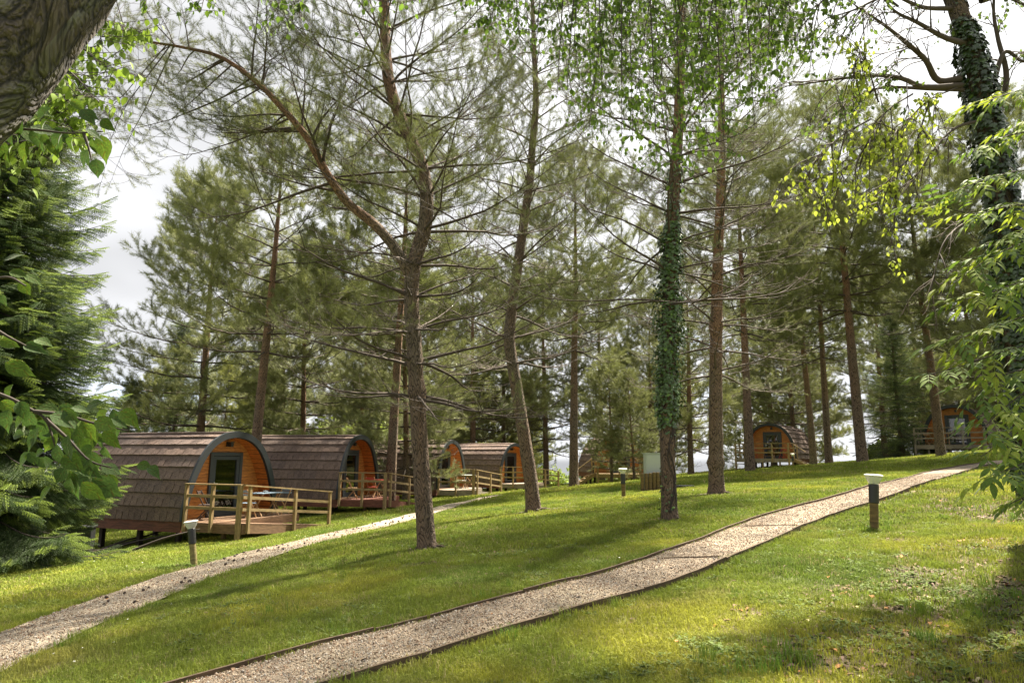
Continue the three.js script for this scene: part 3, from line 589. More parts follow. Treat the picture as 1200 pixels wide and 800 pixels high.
// ------------------------------------------------------------------ cabinet behind a palisade of logs
{
  const c = G(768, 575), az = 0.08;
  const box = thing('electrical_cabinet', 'pale grey-green electrical cabinet behind the log palisade', 'cabinet', onGround(c.x + 0.12, c.z - 0.45), az);
  mesh('body', new RoundedBoxGeometry(0.78, 1.30, 0.34, 2, 0.02).translate(0, 0.62, 0), M.cabinet, box);
  { const b = new MB(); b.box(0, 0.66, 0.176, 0.70, 1.12, 0.012); b.build('cabinet_door', M.cabinet, box); }
  { const b = new MB(); b.box(0, 1.285, 0, 0.84, 0.03, 0.40); b.build('lid', M.cabinet, box); }
  { const b = new MB(); b.box(0.27, 0.75, 0.19, 0.03, 0.10, 0.02); b.build('lock', M.black, box); }
  const pal = thing('log_palisade', 'low palisade of upright round logs in front of the cabinet', 'palisade', onGround(c.x, c.z), az), rg = rngOf(12);
  const g = new THREE.LatheGeometry([[0, 0.66], [0.05, 0.658], [0.066, 0.645], [0.068, 0.4], [0.067, 0], [0.067, -0.2]].map(([x, y]) => new THREE.Vector2(x, y)), 12);
  for (let k = 0; k < 9; k++) { const m = mesh('log', g, M.postWood, pal); const x = (k - 3.2) * 0.142; m.position.set(x, height(c.x + x, c.z) - pal.position.y - 0.02 + 0.03 * (rg() - 0.5), 0.02 * (rg() - 0.5)); m.rotation.set(0.02 * (rg() - 0.5), rg() * 6, 0.03 * (rg() - 0.5)); }
  const lid = G(803, 571), cov = thing('drain_cover', 'flat dark inspection cover in the grass by the ivy-clad trunk', 'cover', onGround(lid.x, lid.z));
  mesh('cover_plate', new RoundedBoxGeometry(0.6, 0.09, 0.5, 2, 0.015).translate(0, 0.03, 0), M.black, cov); mesh('cover_frame', new RoundedBoxGeometry(0.7, 0.05, 0.6, 2, 0.01).translate(0, 0.015, 0), M.stilt, cov);
}
// ------------------------------------------------------------------ under the left-hand spruce: a dark bin and a stump
{
  const c = G(84, 651), bin = thing('storage_bin', 'dark lidded bin standing under the spruce boughs', 'bin', onGround(c.x, c.z - 0.3), 0.3);
  mesh('bin_body', new RoundedBoxGeometry(0.62, 0.72, 0.5, 2, 0.03).translate(0, 0.35, 0), std(lin(0.02, 0.022, 0.02), 0.6), bin);
  mesh('lid', new RoundedBoxGeometry(0.68, 0.06, 0.56, 2, 0.02).translate(0, 0.75, 0), std(lin(0.02, 0.022, 0.02), 0.5), bin);
  const s = G(70, 650), st = thing('timber_post', 'short pale timber post beside the dark bin', 'post', onGround(s.x, s.z - 0.15)); mesh('post_body', new RoundedBoxGeometry(0.16, 0.55, 0.12, 2, 0.012).translate(0, 0.22, 0), M.timberGrey, st);
}
// fallen poles under the first pod
{
  const rg = rngOf(71);
  for (let k = 0; k < 7; k++) {
    const a = G(118 + rg() * 50, 648 - rg() * 8), d = V(0.9 + rg() * 0.9, 0.25 + 0.35 * rg(), -(0.2 + rg() * 0.8)); a.y += 0.05;
    const b = a.clone().add(d), m = a.clone().lerp(b, 0.5).add(V(0, 0.05, 0)); const mb = new MB(), o = onGround(a.x, a.z); b.y = Math.max(b.y, height(b.x, b.z) + 0.05);
    mb.tube(curve([a.sub(o), m.sub(o), b.sub(o)], 6), [0.032, 0.03, 0.028, 0.026, 0.024, 0.02, 0.014], 6, { cap: true });
    const t = mb.build(numbered('fallen_pole'), M.twigDark, scene); t.position.copy(o); tag(t, 'thin fallen pole lying in the brush under the nearest pod', 'pole', 'fallen poles under the pod');
  }
}
// cross strips on the gravel path
{
  const strip = (k, label) => { const p = pathR.pts[k], t = thing('drain_strip', label, 'strip', onGround(p.x, p.z)), s = pathR.side[k], sk = V(s.x, 0, s.z).applyAxisAngle(UP, 0.42), b = new MB(); const A = p.clone().addScaledVector(sk, pathR.h[k] * 0.78), B = p.clone().addScaledVector(sk, -pathR.h[k] * 0.78); A.y = height(A.x, A.z) + 0.038; B.y = height(B.x, B.z) + 0.038; b.bar(A.sub(t.position), B.sub(t.position), 0.035, 0.03); b.build('strip_board', M.edging, t); };
  let k1 = 0, k2 = 0, b1 = 1e9, b2 = 1e9; const g1 = G(893, 619), g2 = G(812, 656); pathR.pts.forEach((p, k) => { const e1 = Math.hypot(p.x - g1.x, p.z - g1.z), e2 = Math.hypot(p.x - g2.x, p.z - g2.z); if (e1 < b1) { b1 = e1; k1 = k; } if (e2 < b2) { b2 = e2; k2 = k; } });
  strip(k1, 'thin dark timber strip across the gravel path, the farther uphill one'); strip(k2, 'thin dark timber strip across the gravel path, the lower downhill one');
}
// pine cones on the left-hand path
{
  const rg = rngOf(404), prof = [[0, 0.032], [0.010, 0.03], [0.017, 0.022], [0.014, 0.020], [0.021, 0.012], [0.017, 0.009], [0.022, 0], [0.017, -0.003], [0.020, -0.012], [0.012, -0.02], [0, -0.024]].map(([x, y]) => new THREE.Vector2(x, y));
  const g = new THREE.LatheGeometry(prof.reverse(), 9), mat = std(lin(0.045, 0.03, 0.022), 0.9);
  for (let k = 0; k < 60; k++) {
    const f = 14 + rg() * 62, i = Math.floor(f), q = pathL.pts[i].clone().addScaledVector(pathL.side[i], (rg() * 2 - 1) * pathL.h[i] * 0.85);
    const m = new THREE.Mesh(g, mat); m.name = numbered('pine_cone'); m.position.set(q.x, height(q.x, q.z) + 0.058, q.z); m.rotation.set(1.3 + rg() * 0.5, rg() * 6, rg() * 6); m.scale.setScalar(0.65 + rg() * 0.5); scene.add(m);
    tag(m, 'dark pine cone lying on the pale woodland path', 'pine cone', 'pine cones on the path');
  }
}
// ------------------------------------------------------------------ foliage pieces
const thinLeaf = (t) => new THREE.MeshPhysicalMaterial({ color: lin(1, 1, 1), roughness: 0.85, transmission: t, thickness: 0, specularIntensity: 0.6, side: THREE.DoubleSide });
const needleMat = thinLeaf(0.32), spruceMat = thinLeaf(0.3);
const leafMat = new THREE.MeshPhysicalMaterial({ color: lin(1, 1, 1), roughness: 0.9, transmission: 0.5, thickness: 0, specularIntensity: 0.5, side: THREE.DoubleSide });
function tuftGeo(n, len, need, w, spread, seed) {               // a pine shoot: needles splayed round a short axis
  const rg = rngOf(seed), mb = new MB();
  for (let k = 0; k < n; k++) {
    const t = Math.pow((k + rg()) / n, 0.85), a = k * 2.399 + rg(), el = spread * (0.55 + 0.6 * rg()) * (1.15 - 0.5 * t), L = need * (0.75 + 0.45 * rg());
    const d = V(Math.cos(a) * Math.sin(el), Math.cos(el), Math.sin(a) * Math.sin(el)), b = V(0, t * len, 0), side = d.clone().cross(V(Math.cos(a + 1.2), 0.3, Math.sin(a + 1.2))).normalize().multiplyScalar(w / 2), e = b.clone().addScaledVector(d, L).add(V(0, -0.06 * L, 0)), n1 = side.clone().cross(d).normalize();
    const i = mb.vert(b.x - side.x, b.y - side.y, b.z - side.z, n1.x, n1.y, n1.z), j = mb.vert(b.x + side.x, b.y + side.y, b.z + side.z, n1.x, n1.y, n1.z), m = mb.vert(e.x, e.y, e.z, n1.x, n1.y, n1.z); mb.tri(i, j, m);
  }
  return mb.geo();
}
const tuftNear = [tuftGeo(34, 0.15, 0.075, 0.0042, 0.85, 1), tuftGeo(30, 0.13, 0.08, 0.0042, 0.95, 2)];
const tuftFar = [tuftGeo(26, 0.26, 0.17, 0.014, 0.9, 3), tuftGeo(24, 0.24, 0.18, 0.014, 1.0, 4)];
function sprigGeo(L, n, lat, w, nl, seed) {                     // a flat spruce spray: axis with side shoots, all clothed in short needles
  const rg = rngOf(seed), mb = new MB();
  const shoot = (a, dir, len, cnt) => { for (let k = 0; k < cnt; k++) { const t = (k + 0.5) / cnt, ang = k * 2.4, s = V(Math.cos(ang), 0.25 * Math.sin(ang), Math.sin(ang)); s.addScaledVector(dir, 0.9 - s.dot(dir)).normalize(); const b = a.clone().addScaledVector(dir, t * len), e = b.clone().addScaledVector(s, nl * (1.1 - 0.4 * t)), sd = dir.clone().cross(s).normalize().multiplyScalar(w / 2), nn = sd.clone().cross(s).normalize(); const i = mb.vert(b.x - sd.x, b.y - sd.y, b.z - sd.z, nn.x, nn.y, nn.z), j = mb.vert(b.x + sd.x, b.y + sd.y, b.z + sd.z, nn.x, nn.y, nn.z), m = mb.vert(e.x, e.y, e.z, nn.x, nn.y, nn.z); mb.tri(i, j, m); } };
  shoot(V(0, 0, 0), V(0, 1, 0), L, n);
  for (let k = 0; k < lat; k++) { const t = 0.12 + 0.78 * k / lat, s = k % 2 ? 1 : -1, dir = V(s * (0.75 + 0.2 * rg()), 0.65, -0.18 - 0.15 * rg()).normalize(); shoot(V(0, t * L, 0), dir, L * 0.5 * (1 - t * 0.55), Math.round(n * 0.42)); }
  return mb.geo();
}
const sprigNear = sprigGeo(0.30, 30, 10, 0.010, 0.030, 5), sprigFar = sprigGeo(0.62, 22, 7, 0.024, 0.065, 6);
function leafGeo(L, W, fold, droop, teeth = 0) {                // one leaf, base at the origin, along +y, folded on its midrib
  const mb = new MB(), prof = [[0, 0.02], [0.12, 0.55], [0.3, 0.95], [0.48, 1], [0.66, 0.74], [0.8, 0.36], [0.88, 0.16], [1, 0]], up = [];
  const pt = (t, s) => V(s * W / 2, t * L, -droop * t * t * L + Math.abs(s) * fold * W / 2);
  for (const [t, w] of prof) up.push([mb.vert(...pt(t, 0).toArray(), 0, 0, 1, 0.5, t), mb.vert(...pt(t, w * (1 + teeth)).toArray(), 0, 0, 1, 0.5 + 0.48 * w, t), mb.vert(...pt(t, -w * (1 + teeth)).toArray(), 0, 0, 1, 0.5 - 0.48 * w, t)]);
  for (let k = 0; k + 1 < up.length; k++) { mb.quad(up[k][0], up[k][1], up[k + 1][1], up[k + 1][0]); mb.quad(up[k][2], up[k][0], up[k + 1][0], up[k + 1][2]); }
  return mb.geo(true);
}
const quatRand = (rg) => new THREE.Quaternion().setFromEuler(new THREE.Euler(rg() * 6.283, rg() * 6.283, rg() * 6.283));

// ------------------------------------------------------------------ pines
const BARK_LOW = [0.195, 0.138, 0.095], BARK_UP = [0.36, 0.19, 0.10];
function barkColor(kUp, x, y, z, dark = 1) { const n = 0.5 + 0.9 * perlin.noise(x * 3, y * 1.1, z * 3), u = clamp(kUp + 0.35 * (n - 0.5), 0, 1), g = smooth(perlin.noise(x * 2.2 + 9, y * 0.9, z * 2.2), 0.05, 0.4) * 0.35; return [lerp(lerp(BARK_LOW[0], BARK_UP[0], u), 0.15, g) * dark, lerp(lerp(BARK_LOW[1], BARK_UP[1], u), 0.15, g) * dark, lerp(lerp(BARK_LOW[2], BARK_UP[2], u), 0.11, g) * dark]; }
function trunkMesh(name, pts, radii, sides, root, o = {}) {
  const mb = new MB(), org = root.position, L = pts.map((p) => p.clone().sub(org)), top = o.redFrom ?? 0.5, N = L.length, seed = o.seed ?? 1;
  mb.tube(L, radii, sides, {
    uw: Math.max(1, Math.round(radii[0] * 12)), vs: 1.1, cap: true,
    radius: (k, s, r, v, a) => { const flare = o.flare === false ? 0 : Math.exp(-v / 0.24) * 0.30 * (1 + 0.5 * Math.cos(a * 4 + seed)); const knot = o.knots ? o.knots.reduce((m, kv) => m + Math.exp(-(((v - kv) / 0.045) ** 2)), 0) * 0.24 : 0; return r * (1 + flare + knot * (1 + 0.5 * Math.sin(a * 5 + k)) + 0.07 * perlin.noise(Math.cos(a) * 2.4, v * 3.5, Math.sin(a) * 2.4 + seed) + 0.045 * perlin.noise(Math.cos(a) * 7, v * 9, Math.sin(a) * 7 + seed)); },
    color: (k, s) => { const q = L[k]; return barkColor(smooth(k / N, top - 0.2, top + 0.25) * (o.red ?? 1), q.x + s * 0.07, q.y, q.z + s * 0.05, o.dark ?? 1); },
  });
  return mb.build(name, M.bark, root, true);
}
// a bough with twigs and needle tufts; q is the collector of the tree
function bough(q, start, dir, len, r, o) {
  const rg = q.rg, n = o.seg ?? 7, pts = [start.clone()], d = dir.clone().normalize(); let p = start.clone();
  const sway = V(rg() - 0.5, 0, rg() - 0.5).multiplyScalar(0.5);
  for (let k = 1; k <= n; k++) { const t = k / n; d.addScaledVector(UP, ((o.droop ?? 0.1) * (t < 0.6 ? -1 : 1.8)) / n * 1.4).addScaledVector(sway, 1.2 / n).add(V(rg() - 0.5, (rg() - 0.5) * 0.7, rg() - 0.5).multiplyScalar(0.62 / Math.sqrt(n))).normalize(); p = p.clone().addScaledVector(d, len / n); pts.push(p); }
  q.tube(pts, pts.map((_, k) => r * (1 - 0.82 * k / n)), o.sides ?? 4);
  const tw = o.twigs ?? Math.max(3, Math.round(len / (o.gap ?? 0.24)));
  for (let k = 0; k < tw; k++) {
    const t = lerp(o.from ?? 0.22, 0.98, (k + rg() * 0.8) / tw), f = t * n, i = Math.min(n - 1, Math.floor(f)), b = pts[i].clone().lerp(pts[i + 1], f - i), ax = pts[i + 1].clone().sub(pts[i]).normalize();
    const lat = ax.clone().cross(UP).normalize().multiplyScalar(k % 2 ? 1 : -1), td = ax.clone().multiplyScalar(0.55 + 0.3 * rg()).addScaledVector(lat, 0.9 * (0.6 + 0.5 * rg())).addScaledVector(UP, 0.5 * (rg() - 0.35)).normalize();
    const L = (o.twigLen ?? 0.75) * (0.45 + 0.75 * rg()) * (1.15 - 0.6 * Math.abs(t - 0.5)) * Math.min(1, len / 1.6);
    twig(q, b, td, L, r * 0.28, o, 1);
  }
  if (!o.bare) twig(q, pts[n], d, 0.35, r * 0.2, o, 1);
}
function twig(q, start, dir, len, r, o, lev) {
  const rg = q.rg, n = o.far ? 2 : 3, pts = [start.clone()], d = dir.clone(); let p = start.clone();
  for (let k = 1; k <= n; k++) { d.addScaledVector(UP, (o.lift ?? 0.25) / n).add(V(rg() - 0.5, rg() - 0.5, rg() - 0.5).multiplyScalar(0.35 / n)).normalize(); p = p.clone().addScaledVector(d, len / n); pts.push(p); }
  q.tube(pts, pts.map((_, k) => Math.max(0.0028, r * (1 - 0.7 * k / n))), 3);
  if (lev < (o.levels ?? 2)) { const m = o.sub ?? 3; for (let k = 0; k < m; k++) { const t = 0.25 + 0.7 * (k + rg()) / m, f = t * n, i = Math.min(n - 1, Math.floor(f)), b = pts[i].clone().lerp(pts[i + 1], f - i), sd = V(rg() - 0.5, (rg() - 0.45) * 0.8, rg() - 0.5).normalize(); twig(q, b, d.clone().multiplyScalar(0.8).addScaledVector(sd, 0.9).normalize(), len * (0.35 + 0.3 * rg()), r * 0.7, o, lev + 1); } }
  if (o.bare) return;
  const step = o.tuftStep ?? 0.10, cnt = Math.max(1, Math.round(len * (o.clad ?? 0.65) / step));
  for (let k = 0; k < cnt; k++) {
    if (rg() < (o.gapProb ?? 0.1)) continue;
    const t = 1 - (k * step) / len, f = clamp(t, 0, 1) * n, i = Math.min(n - 1, Math.floor(f)), b = pts[i].clone().lerp(pts[i + 1], f - i);
    const td = d.clone().add(V(rg() - 0.5, rg() * 0.7 - 0.1, rg() - 0.5).multiplyScalar(k ? 1.0 : 0.35)).normalize();
    q.tuft(b, td, (o.tuft ?? 1) * (0.8 + 0.45 * rg()));
  }
}
class TreeBuilder {
  constructor(root, seed, tufts, tone) { this.root = root; this.rg = rngOf(seed); this.wood = new MB(); this.sets = tufts.map((g) => [g, new Inst()]); this.tone = (tone ?? [0.098, 0.112, 0.055]).map((v, i) => v * [1.60, 1.60, 1.08][i]); }
  tube(pts, radii, sides) { this.wood.tube(pts, radii, sides); }
  tuft(p, d, s) { const rg = this.rg, [, inst] = this.sets[Math.floor(rg() * this.sets.length)], j = 0.7 + 0.6 * rg(), y = rg() * rg() * 0.5, t = this.tone; inst.add(p, qFrom(d).multiply(new THREE.Quaternion().setFromAxisAngle(UP, rg() * 6.283)), s, lin((t[0] + 0.05 * y) * j, (t[1] + 0.045 * y) * j, t[2] * j)); }
  finish(mat = needleMat, twigMat = M.twig, names = ['branchwork', 'needle_crown']) {
    if (this.wood.count) { const m = this.wood.build(names[0], twigMat, this.root); m.userData.kind = 'stuff'; }
    for (const [g, inst] of this.sets) if (inst.m.length) inst.build(names[1], g, mat, this.root);
  }
}
function radiiAlong(list, n) { return Array.from({ length: n + 1 }, (_, k) => { const u = k / n * (list.length - 1), i = Math.min(list.length - 2, Math.floor(u)); return lerp(list[i], list[i + 1], u - i); }); }
// a pine whose trunk follows photo pixels at one distance
function nearPine(label, foot, pix, radii, o) {
  const d0 = -foot.z, root = thing('pine_tree', label, 'pine tree', foot.clone(), 0, 'pines on the lawn');
  const pts = curve([foot.clone().add(V(0, -0.12, 0)), foot.clone().add(V(0, 0.02, 0)), ...pix.map(([x, y, dd]) => P(x, y, d0 + (dd ?? 0)))], o.rings ?? 90), n = pts.length - 1, R = radiiAlong(radii, n);
  trunkMesh('trunk', pts, R, 18, root, { ...o, seed: o.seed });
  const q = new TreeBuilder(root, o.seed * 31 + 5, tuftNear, (o.tone ?? [0.098, 0.112, 0.055]).map((v) => v * 0.82)), rg = q.rg, local = pts.map((p) => p.clone().sub(foot));
  const whorls = o.whorls ?? 16; let az = rg() * 6;
  const at = (t, L) => { const u = t * (L.length - 1), i = Math.min(L.length - 2, Math.floor(u)); return L[i].clone().lerp(L[i + 1], u - i); };
  for (let w = 0; w < whorls; w++) {
    const t = lerp(o.from, 0.97, w / (whorls - 1)), c = at(t, local), k = o.per ?? 4;
    az += 0.7 + rg();
    for (let b = 0; b < k; b++) {
      const a = az + b / k * Math.PI * 2 + (rg() - 0.5) * 0.6, f = (w + rg() * 0.5) / whorls, len = lerp(o.len0, o.len1, Math.pow(f, 0.9)) * (0.65 + 0.5 * rg()), el = lerp(o.el0 ?? 0.0, o.el1 ?? 0.75, f) + (rg() - 0.4) * 0.75;
      const dead = f < (o.deadTo ?? 0.22) && rg() < 0.75;
      bough(q, c.clone().add(V(0, (rg() - 0.5) * 0.12, 0)), V(Math.cos(a) * Math.cos(el), Math.sin(el), Math.sin(a) * Math.cos(el)), dead ? len * 0.8 : len, R[Math.floor(t * n)] * (0.13 + 0.09 * rg()) + 0.005, { droop: o.droop ?? 0.28, from: dead ? 0.15 : 0.3, twigLen: o.twigLen ?? 0.85, bare: dead, sub: dead ? 2 : 3, levels: 2, gap: dead ? 0.3 : o.gap ?? 0.22, tuftStep: o.tuftStep ?? 0.095, clad: o.clad ?? 0.55, seg: 8, tuft: o.tuft ?? 1.1, gapProb: 0.2, sides: 5 });
    }
  }
  for (const lb of o.limbs ?? []) {
    const lp = curve(lb.pix.map(([x, y, dd]) => P(x, y, d0 + dd)), 50), LR = radiiAlong(lb.radii, 50);
    trunkMesh('limb', lp, LR, 12, root, { flare: false, redFrom: 0.2, red: 0.8, seed: 9 });
    const ll = lp.map((p) => p.clone().sub(foot));
    for (let k = 0; k < lb.n; k++) { const t = 0.2 + 0.8 * Math.pow(rg(), 0.8), c = at(Math.min(1, t), ll), i = Math.min(49, Math.floor(t * 50)), ax = ll[Math.min(50, i + 1)].clone().sub(ll[i]).normalize(), sd = ax.clone().cross(V(rg() - 0.5, rg() - 0.3, rg() - 0.5).normalize()).normalize(); bough(q, c, ax.multiplyScalar(0.3 + 0.9 * rg()).add(sd).normalize(), (lb.len ?? 1.7) * (0.35 + 0.85 * rg()), LR[i] * 0.35 + 0.005, { droop: 0.15, from: 0.2, twigLen: 0.7, sub: 3, levels: 2, gap: 0.24, tuftStep: 0.10, clad: 0.6, seg: 6, tuft: 1.1 }); }
  }
  for (const [a, L, w] of o.roots ?? []) { const b = new MB(), rp = []; for (let k = 0; k <= 8; k++) { const t = k / 8, x = foot.x + Math.cos(a + 0.35 * Math.sin(t * 3 + a)) * (R[0] * 0.7 + L * t), z = foot.z + Math.sin(a + 0.35 * Math.sin(t * 3 + a)) * (R[0] * 0.7 + L * t); rp.push(V(x, height(x, z) + 0.035 * (1 - t) + 0.012 * Math.sin(t * 9) - 0.02 * t, z).sub(foot)); } b.tube(rp, rp.map((_, k) => w * (1 - 0.75 * k / 8)), 7, { uw: 1, vs: 2, color: () => [0.15, 0.115, 0.082] }); b.build('root', M.bark, root, true); }
  q.finish();
  return root;
}
nearPine('nearest pine, its trunk splitting into two stems above head height', FEET.first, [[498, 610], [493, 540], [489, 470], [485, 400], [482, 340], [486, 305], [497, 268], [500, 232], [492, 188], [472, 145], [457, 102], [452, 60, 0.1], [450, 0, 0.2], [447, -120, 0.4], [445, -270, 0.6]],
  [0.152, 0.142, 0.133, 0.128, 0.128, 0.112, 0.105, 0.095, 0.08, 0.06, 0.035, 0.012], { roots: [[0.5, 0.5, 0.03], [1.3, 0.35, 0.035], [2.6, 0.3, 0.035], [0.1, 0.7, 0.025]], seed: 3, from: 0.16, whorls: 23, per: 6, len0: 3.3, len1: 2.3, el0: 0.10, el1: 0.7, knots: [1.2, 1.75, 2.1, 2.75, 3.3], redFrom: 0.5, deadTo: 0.25,
    limbs: [{ pix: [[482, 326, 0], [468, 298, -0.1], [440, 264, -0.2], [408, 238, -0.3], [384, 205, -0.5], [360, 162, -0.7], [330, 126, -0.8], [298, 94, -0.9], [256, 66, -1.0], [212, 55, -1.1], [165, 46, -1.2], [130, 28, -1.3]], radii: [0.105, 0.085, 0.07, 0.055, 0.04, 0.024, 0.010], n: 46, len: 2.1 }] });
nearPine('slender curved pine on a bare patch, its trunk bowed to one side', FEET.second, [[623, 570], [614, 510], [603, 440], [597, 400], [600, 360], [607, 310], [614, 260], [620, 220], [624, 170], [628, 120], [626, 60], [624, 0], [622, -110]],
  [0.19, 0.175, 0.16, 0.15, 0.14, 0.125, 0.11, 0.095, 0.075, 0.055, 0.035, 0.012], { roots: [[0.2, 0.9, 0.045], [0.8, 0.7, 0.04], [2.2, 0.5, 0.04], [-0.3, 0.8, 0.04], [1.5, 0.5, 0.035]], seed: 8, from: 0.22, whorls: 20, per: 5, len0: 3.1, len1: 2.2, el0: 0.15, el1: 0.8, knots: [1.3, 2.1, 2.9, 3.6], redFrom: 0.75, red: 0.6, deadTo: 0.34, tone: [0.105, 0.115, 0.062] });
const ivyPine = nearPine('pine with its middle trunk wrapped in dark green ivy', FEET.ivied, [[783, 560], [782, 500], [784, 400], [786, 300], [790, 220], [795, 150], [797, 80], [800, 0], [802, -160]],
  [0.138, 0.130, 0.125, 0.12, 0.115, 0.105, 0.095, 0.075, 0.045, 0.012], { roots: [[0.4, 0.35, 0.035], [1.9, 0.3, 0.03]], seed: 13, from: 0.30, whorls: 17, per: 5, len0: 2.9, len1: 2.2, el0: 0.1, el1: 0.7, knots: [1.6, 2.0], redFrom: 0.45, deadTo: 0.2, tone: [0.10, 0.118, 0.055] });
nearPine('straight pine with reddish upper bark and stubby branch collars', FEET.straight, [[839, 520], [839, 440], [840, 360], [842, 290], [845, 220], [846, 150], [845, 80], [843, 0], [842, -70]],
  [0.20, 0.185, 0.17, 0.155, 0.14, 0.12, 0.10, 0.075, 0.045, 0.012], { roots: [[0.3, 0.6, 0.045], [2.4, 0.4, 0.045], [1.2, 0.4, 0.04]], seed: 21, from: 0.2, whorls: 20, per: 5, len0: 3.2, len1: 2.3, el0: 0.05, el1: 0.7, knots: [0.95, 1.75, 2.55, 3.1, 3.9, 4.7], redFrom: 0.3, deadTo: 0.25, tone: [0.10, 0.112, 0.058] });
console.log('near pines done');

// ivy round a trunk: leaves in their hundreds
const ivyLeaf = (() => { const mb = new MB(), o = [[0, 0], [0.5, 0.12], [0.38, 0.38], [0.62, 0.5], [0.26, 0.66], [0, 1]]; const c = mb.vert(0, 0.4, 0.1, 0, 0, 1), R = o.map(([x, y]) => mb.vert(x, y, -Math.abs(x) * 0.25, 0, 0, 1)), Lf = o.map(([x, y]) => mb.vert(-x, y, -Math.abs(x) * 0.25, 0, 0, 1)); for (let k = 0; k < 5; k++) { mb.tri(c, R[k], R[k + 1]); mb.tri(c, Lf[k + 1], Lf[k]); } return mb.geo(true); })();
const ivyMat = std(lin(1, 1, 1), 0.34);
function ivyOn(root, pts, radii, n, size, bulge, seed, tone) {
  const rg = rngOf(seed), inst = new Inst(), mb = new MB();
  for (let k = 0; k < n; k++) {
    const t = rg(), u = t * (pts.length - 1), i = Math.min(pts.length - 2, Math.floor(u)), c = pts[i].clone().lerp(pts[i + 1], u - i), r = lerp(radii[i], radii[i + 1], u - i), a = rg() * 6.283, edge = Math.min(1, Math.min(t, 1 - t) * 7 + 0.25);
    const lump = 0.35 + 1.5 * (0.5 + perlin.noise(Math.cos(a) * 1.4, t * 11, Math.sin(a) * 1.4 + seed)); if (perlin.noise(Math.cos(a) * 2.1 + 5, t * 16, Math.sin(a) * 2.1) > 0.34) continue; const _l = 0, out = V(Math.cos(a), 0, Math.sin(a)), p = c.addScaledVector(out, r + bulge * edge * lump * Math.sqrt(rg())); p.y += (rg() - 0.5) * 0.08;
    const d = V(out.x * 0.4 + (rg() - 0.5) * 0.9, -0.8 - rg() * 0.3, out.z * 0.4 + (rg() - 0.5) * 0.9).normalize(), q = new THREE.Quaternion(), z = out.clone().addScaledVector(UP, 0.5 * rg()).add(V(rg() - 0.5, 0, rg() - 0.5).multiplyScalar(0.7)).normalize(), x = d.clone().cross(z).normalize(), zz = x.clone().cross(d);
    q.setFromRotationMatrix(new THREE.Matrix4().makeBasis(x, d, zz)); const j = 0.6 + 0.7 * rg(), y = rg() < 0.12 ? 1.9 : 1;
    inst.add(p.sub(root.position), q, size * (0.65 + 0.6 * rg()), lin(tone[0] * j * y, tone[1] * j * y, tone[2] * j));
  }
  for (let v = 0; v < 7; v++) { const a0 = rg() * 6.28, vp = []; for (let k = 0; k <= 14; k++) { const u = k / 14 * (pts.length - 1), i = Math.min(pts.length - 2, Math.floor(u)), c = pts[i].clone().lerp(pts[i + 1], u - i), r = lerp(radii[i], radii[i + 1], u - i), a = a0 + 0.5 * Math.sin(k * 0.7 + v); vp.push(c.add(V(Math.cos(a) * (r + 0.012), 0, Math.sin(a) * (r + 0.012))).sub(root.position)); } mb.tube(vp, vp.map(() => 0.011), 5); }
  mb.build('ivy_stem', M.twigDark, root).userData.kind = 'stuff';
  inst.build('ivy_leaf', ivyLeaf, ivyMat, root);
}
{ const d0 = -FEET.ivied.z; ivyOn(ivyPine, curve([[782, 500], [784, 400], [786, 300], [788, 262]].map(([x, y]) => P(x, y, d0)), 20), radiiAlong([0.13, 0.125, 0.115], 20), 4000, 0.062, 0.12, 501, [0.058, 0.105, 0.020]); ivyOn(ivyPine, curve([[783, 600], [782, 550], [782, 490]].map(([x, y]) => P(x, y, d0)), 12), radiiAlong([0.15, 0.14, 0.135], 12), 60, 0.05, 0.02, 502, [0.058, 0.105, 0.02]); ivyOn(ivyPine, curve([[788, 270], [790, 225], [794, 180]].map(([x, y]) => P(x, y, d0)), 12), radiiAlong([0.115, 0.105, 0.1], 12), 420, 0.055, 0.06, 503, [0.058, 0.105, 0.02]); }

// ------------------------------------------------------------------ pines farther back: three grown specimens, copied
function pineTemplate(seed, H, r, o) {
  const root = new THREE.Group(), rg0 = rngOf(seed), bend = V((rg0() - 0.5) * 1.0, 0, (rg0() - 0.5) * 1.0), pts = []; for (let k = 0; k <= 40; k++) { const t = k / 40; pts.push(V(bend.x * Math.sin(t * 2.6) * t, -0.2 + t * (H + 0.2), bend.z * Math.sin(t * 2.2) * t)); }
  const R = radiiAlong([r, r * 0.86, r * 0.74, r * 0.6, r * 0.42, r * 0.2, 0.015], 40);
  trunkMesh('trunk', pts, R, 10, root, { seed, redFrom: o.redFrom ?? 0.3, red: o.red ?? 0.75 });
  const q = new TreeBuilder(root, seed * 7 + 1, tuftFar, o.tone), rg = q.rg; let az = rg() * 6;
  for (let w = 0; w < o.whorls; w++) {
    const f = w / (o.whorls - 1), t = lerp(o.from, 0.98, f), u = t * 40, i = Math.min(39, Math.floor(u)), c = pts[i].clone().lerp(pts[i + 1], u - i), k = o.per ?? 4; az += 0.8 + rg();
    for (let b = 0; b < k; b++) { const a = az + b / k * 6.283 + (rg() - 0.5) * 0.7, len = o.len * Math.sin(Math.PI * Math.pow(clamp(f * 0.86 + 0.14, 0, 1), 0.8)) ** 0.8 * (0.6 + 0.55 * rg()) + 0.4, el = lerp(-0.05, 0.8, f) + (rg() - 0.5) * 0.35, dead = f < 0.12 && rg() < 0.6;
      bough(q, c.clone(), V(Math.cos(a) * Math.cos(el), Math.sin(el), Math.sin(a) * Math.cos(el)), len, R[i] * 0.24 + 0.008, { far: true, droop: 0.25, from: 0.25, twigLen: 0.95, bare: dead, sub: 3, levels: 2, gap: 0.34, tuftStep: 0.155, clad: 0.85, seg: 5, tuft: 1.05, sides: 4, gapProb: 0.06 }); }
  }
  q.finish(); return root;
}
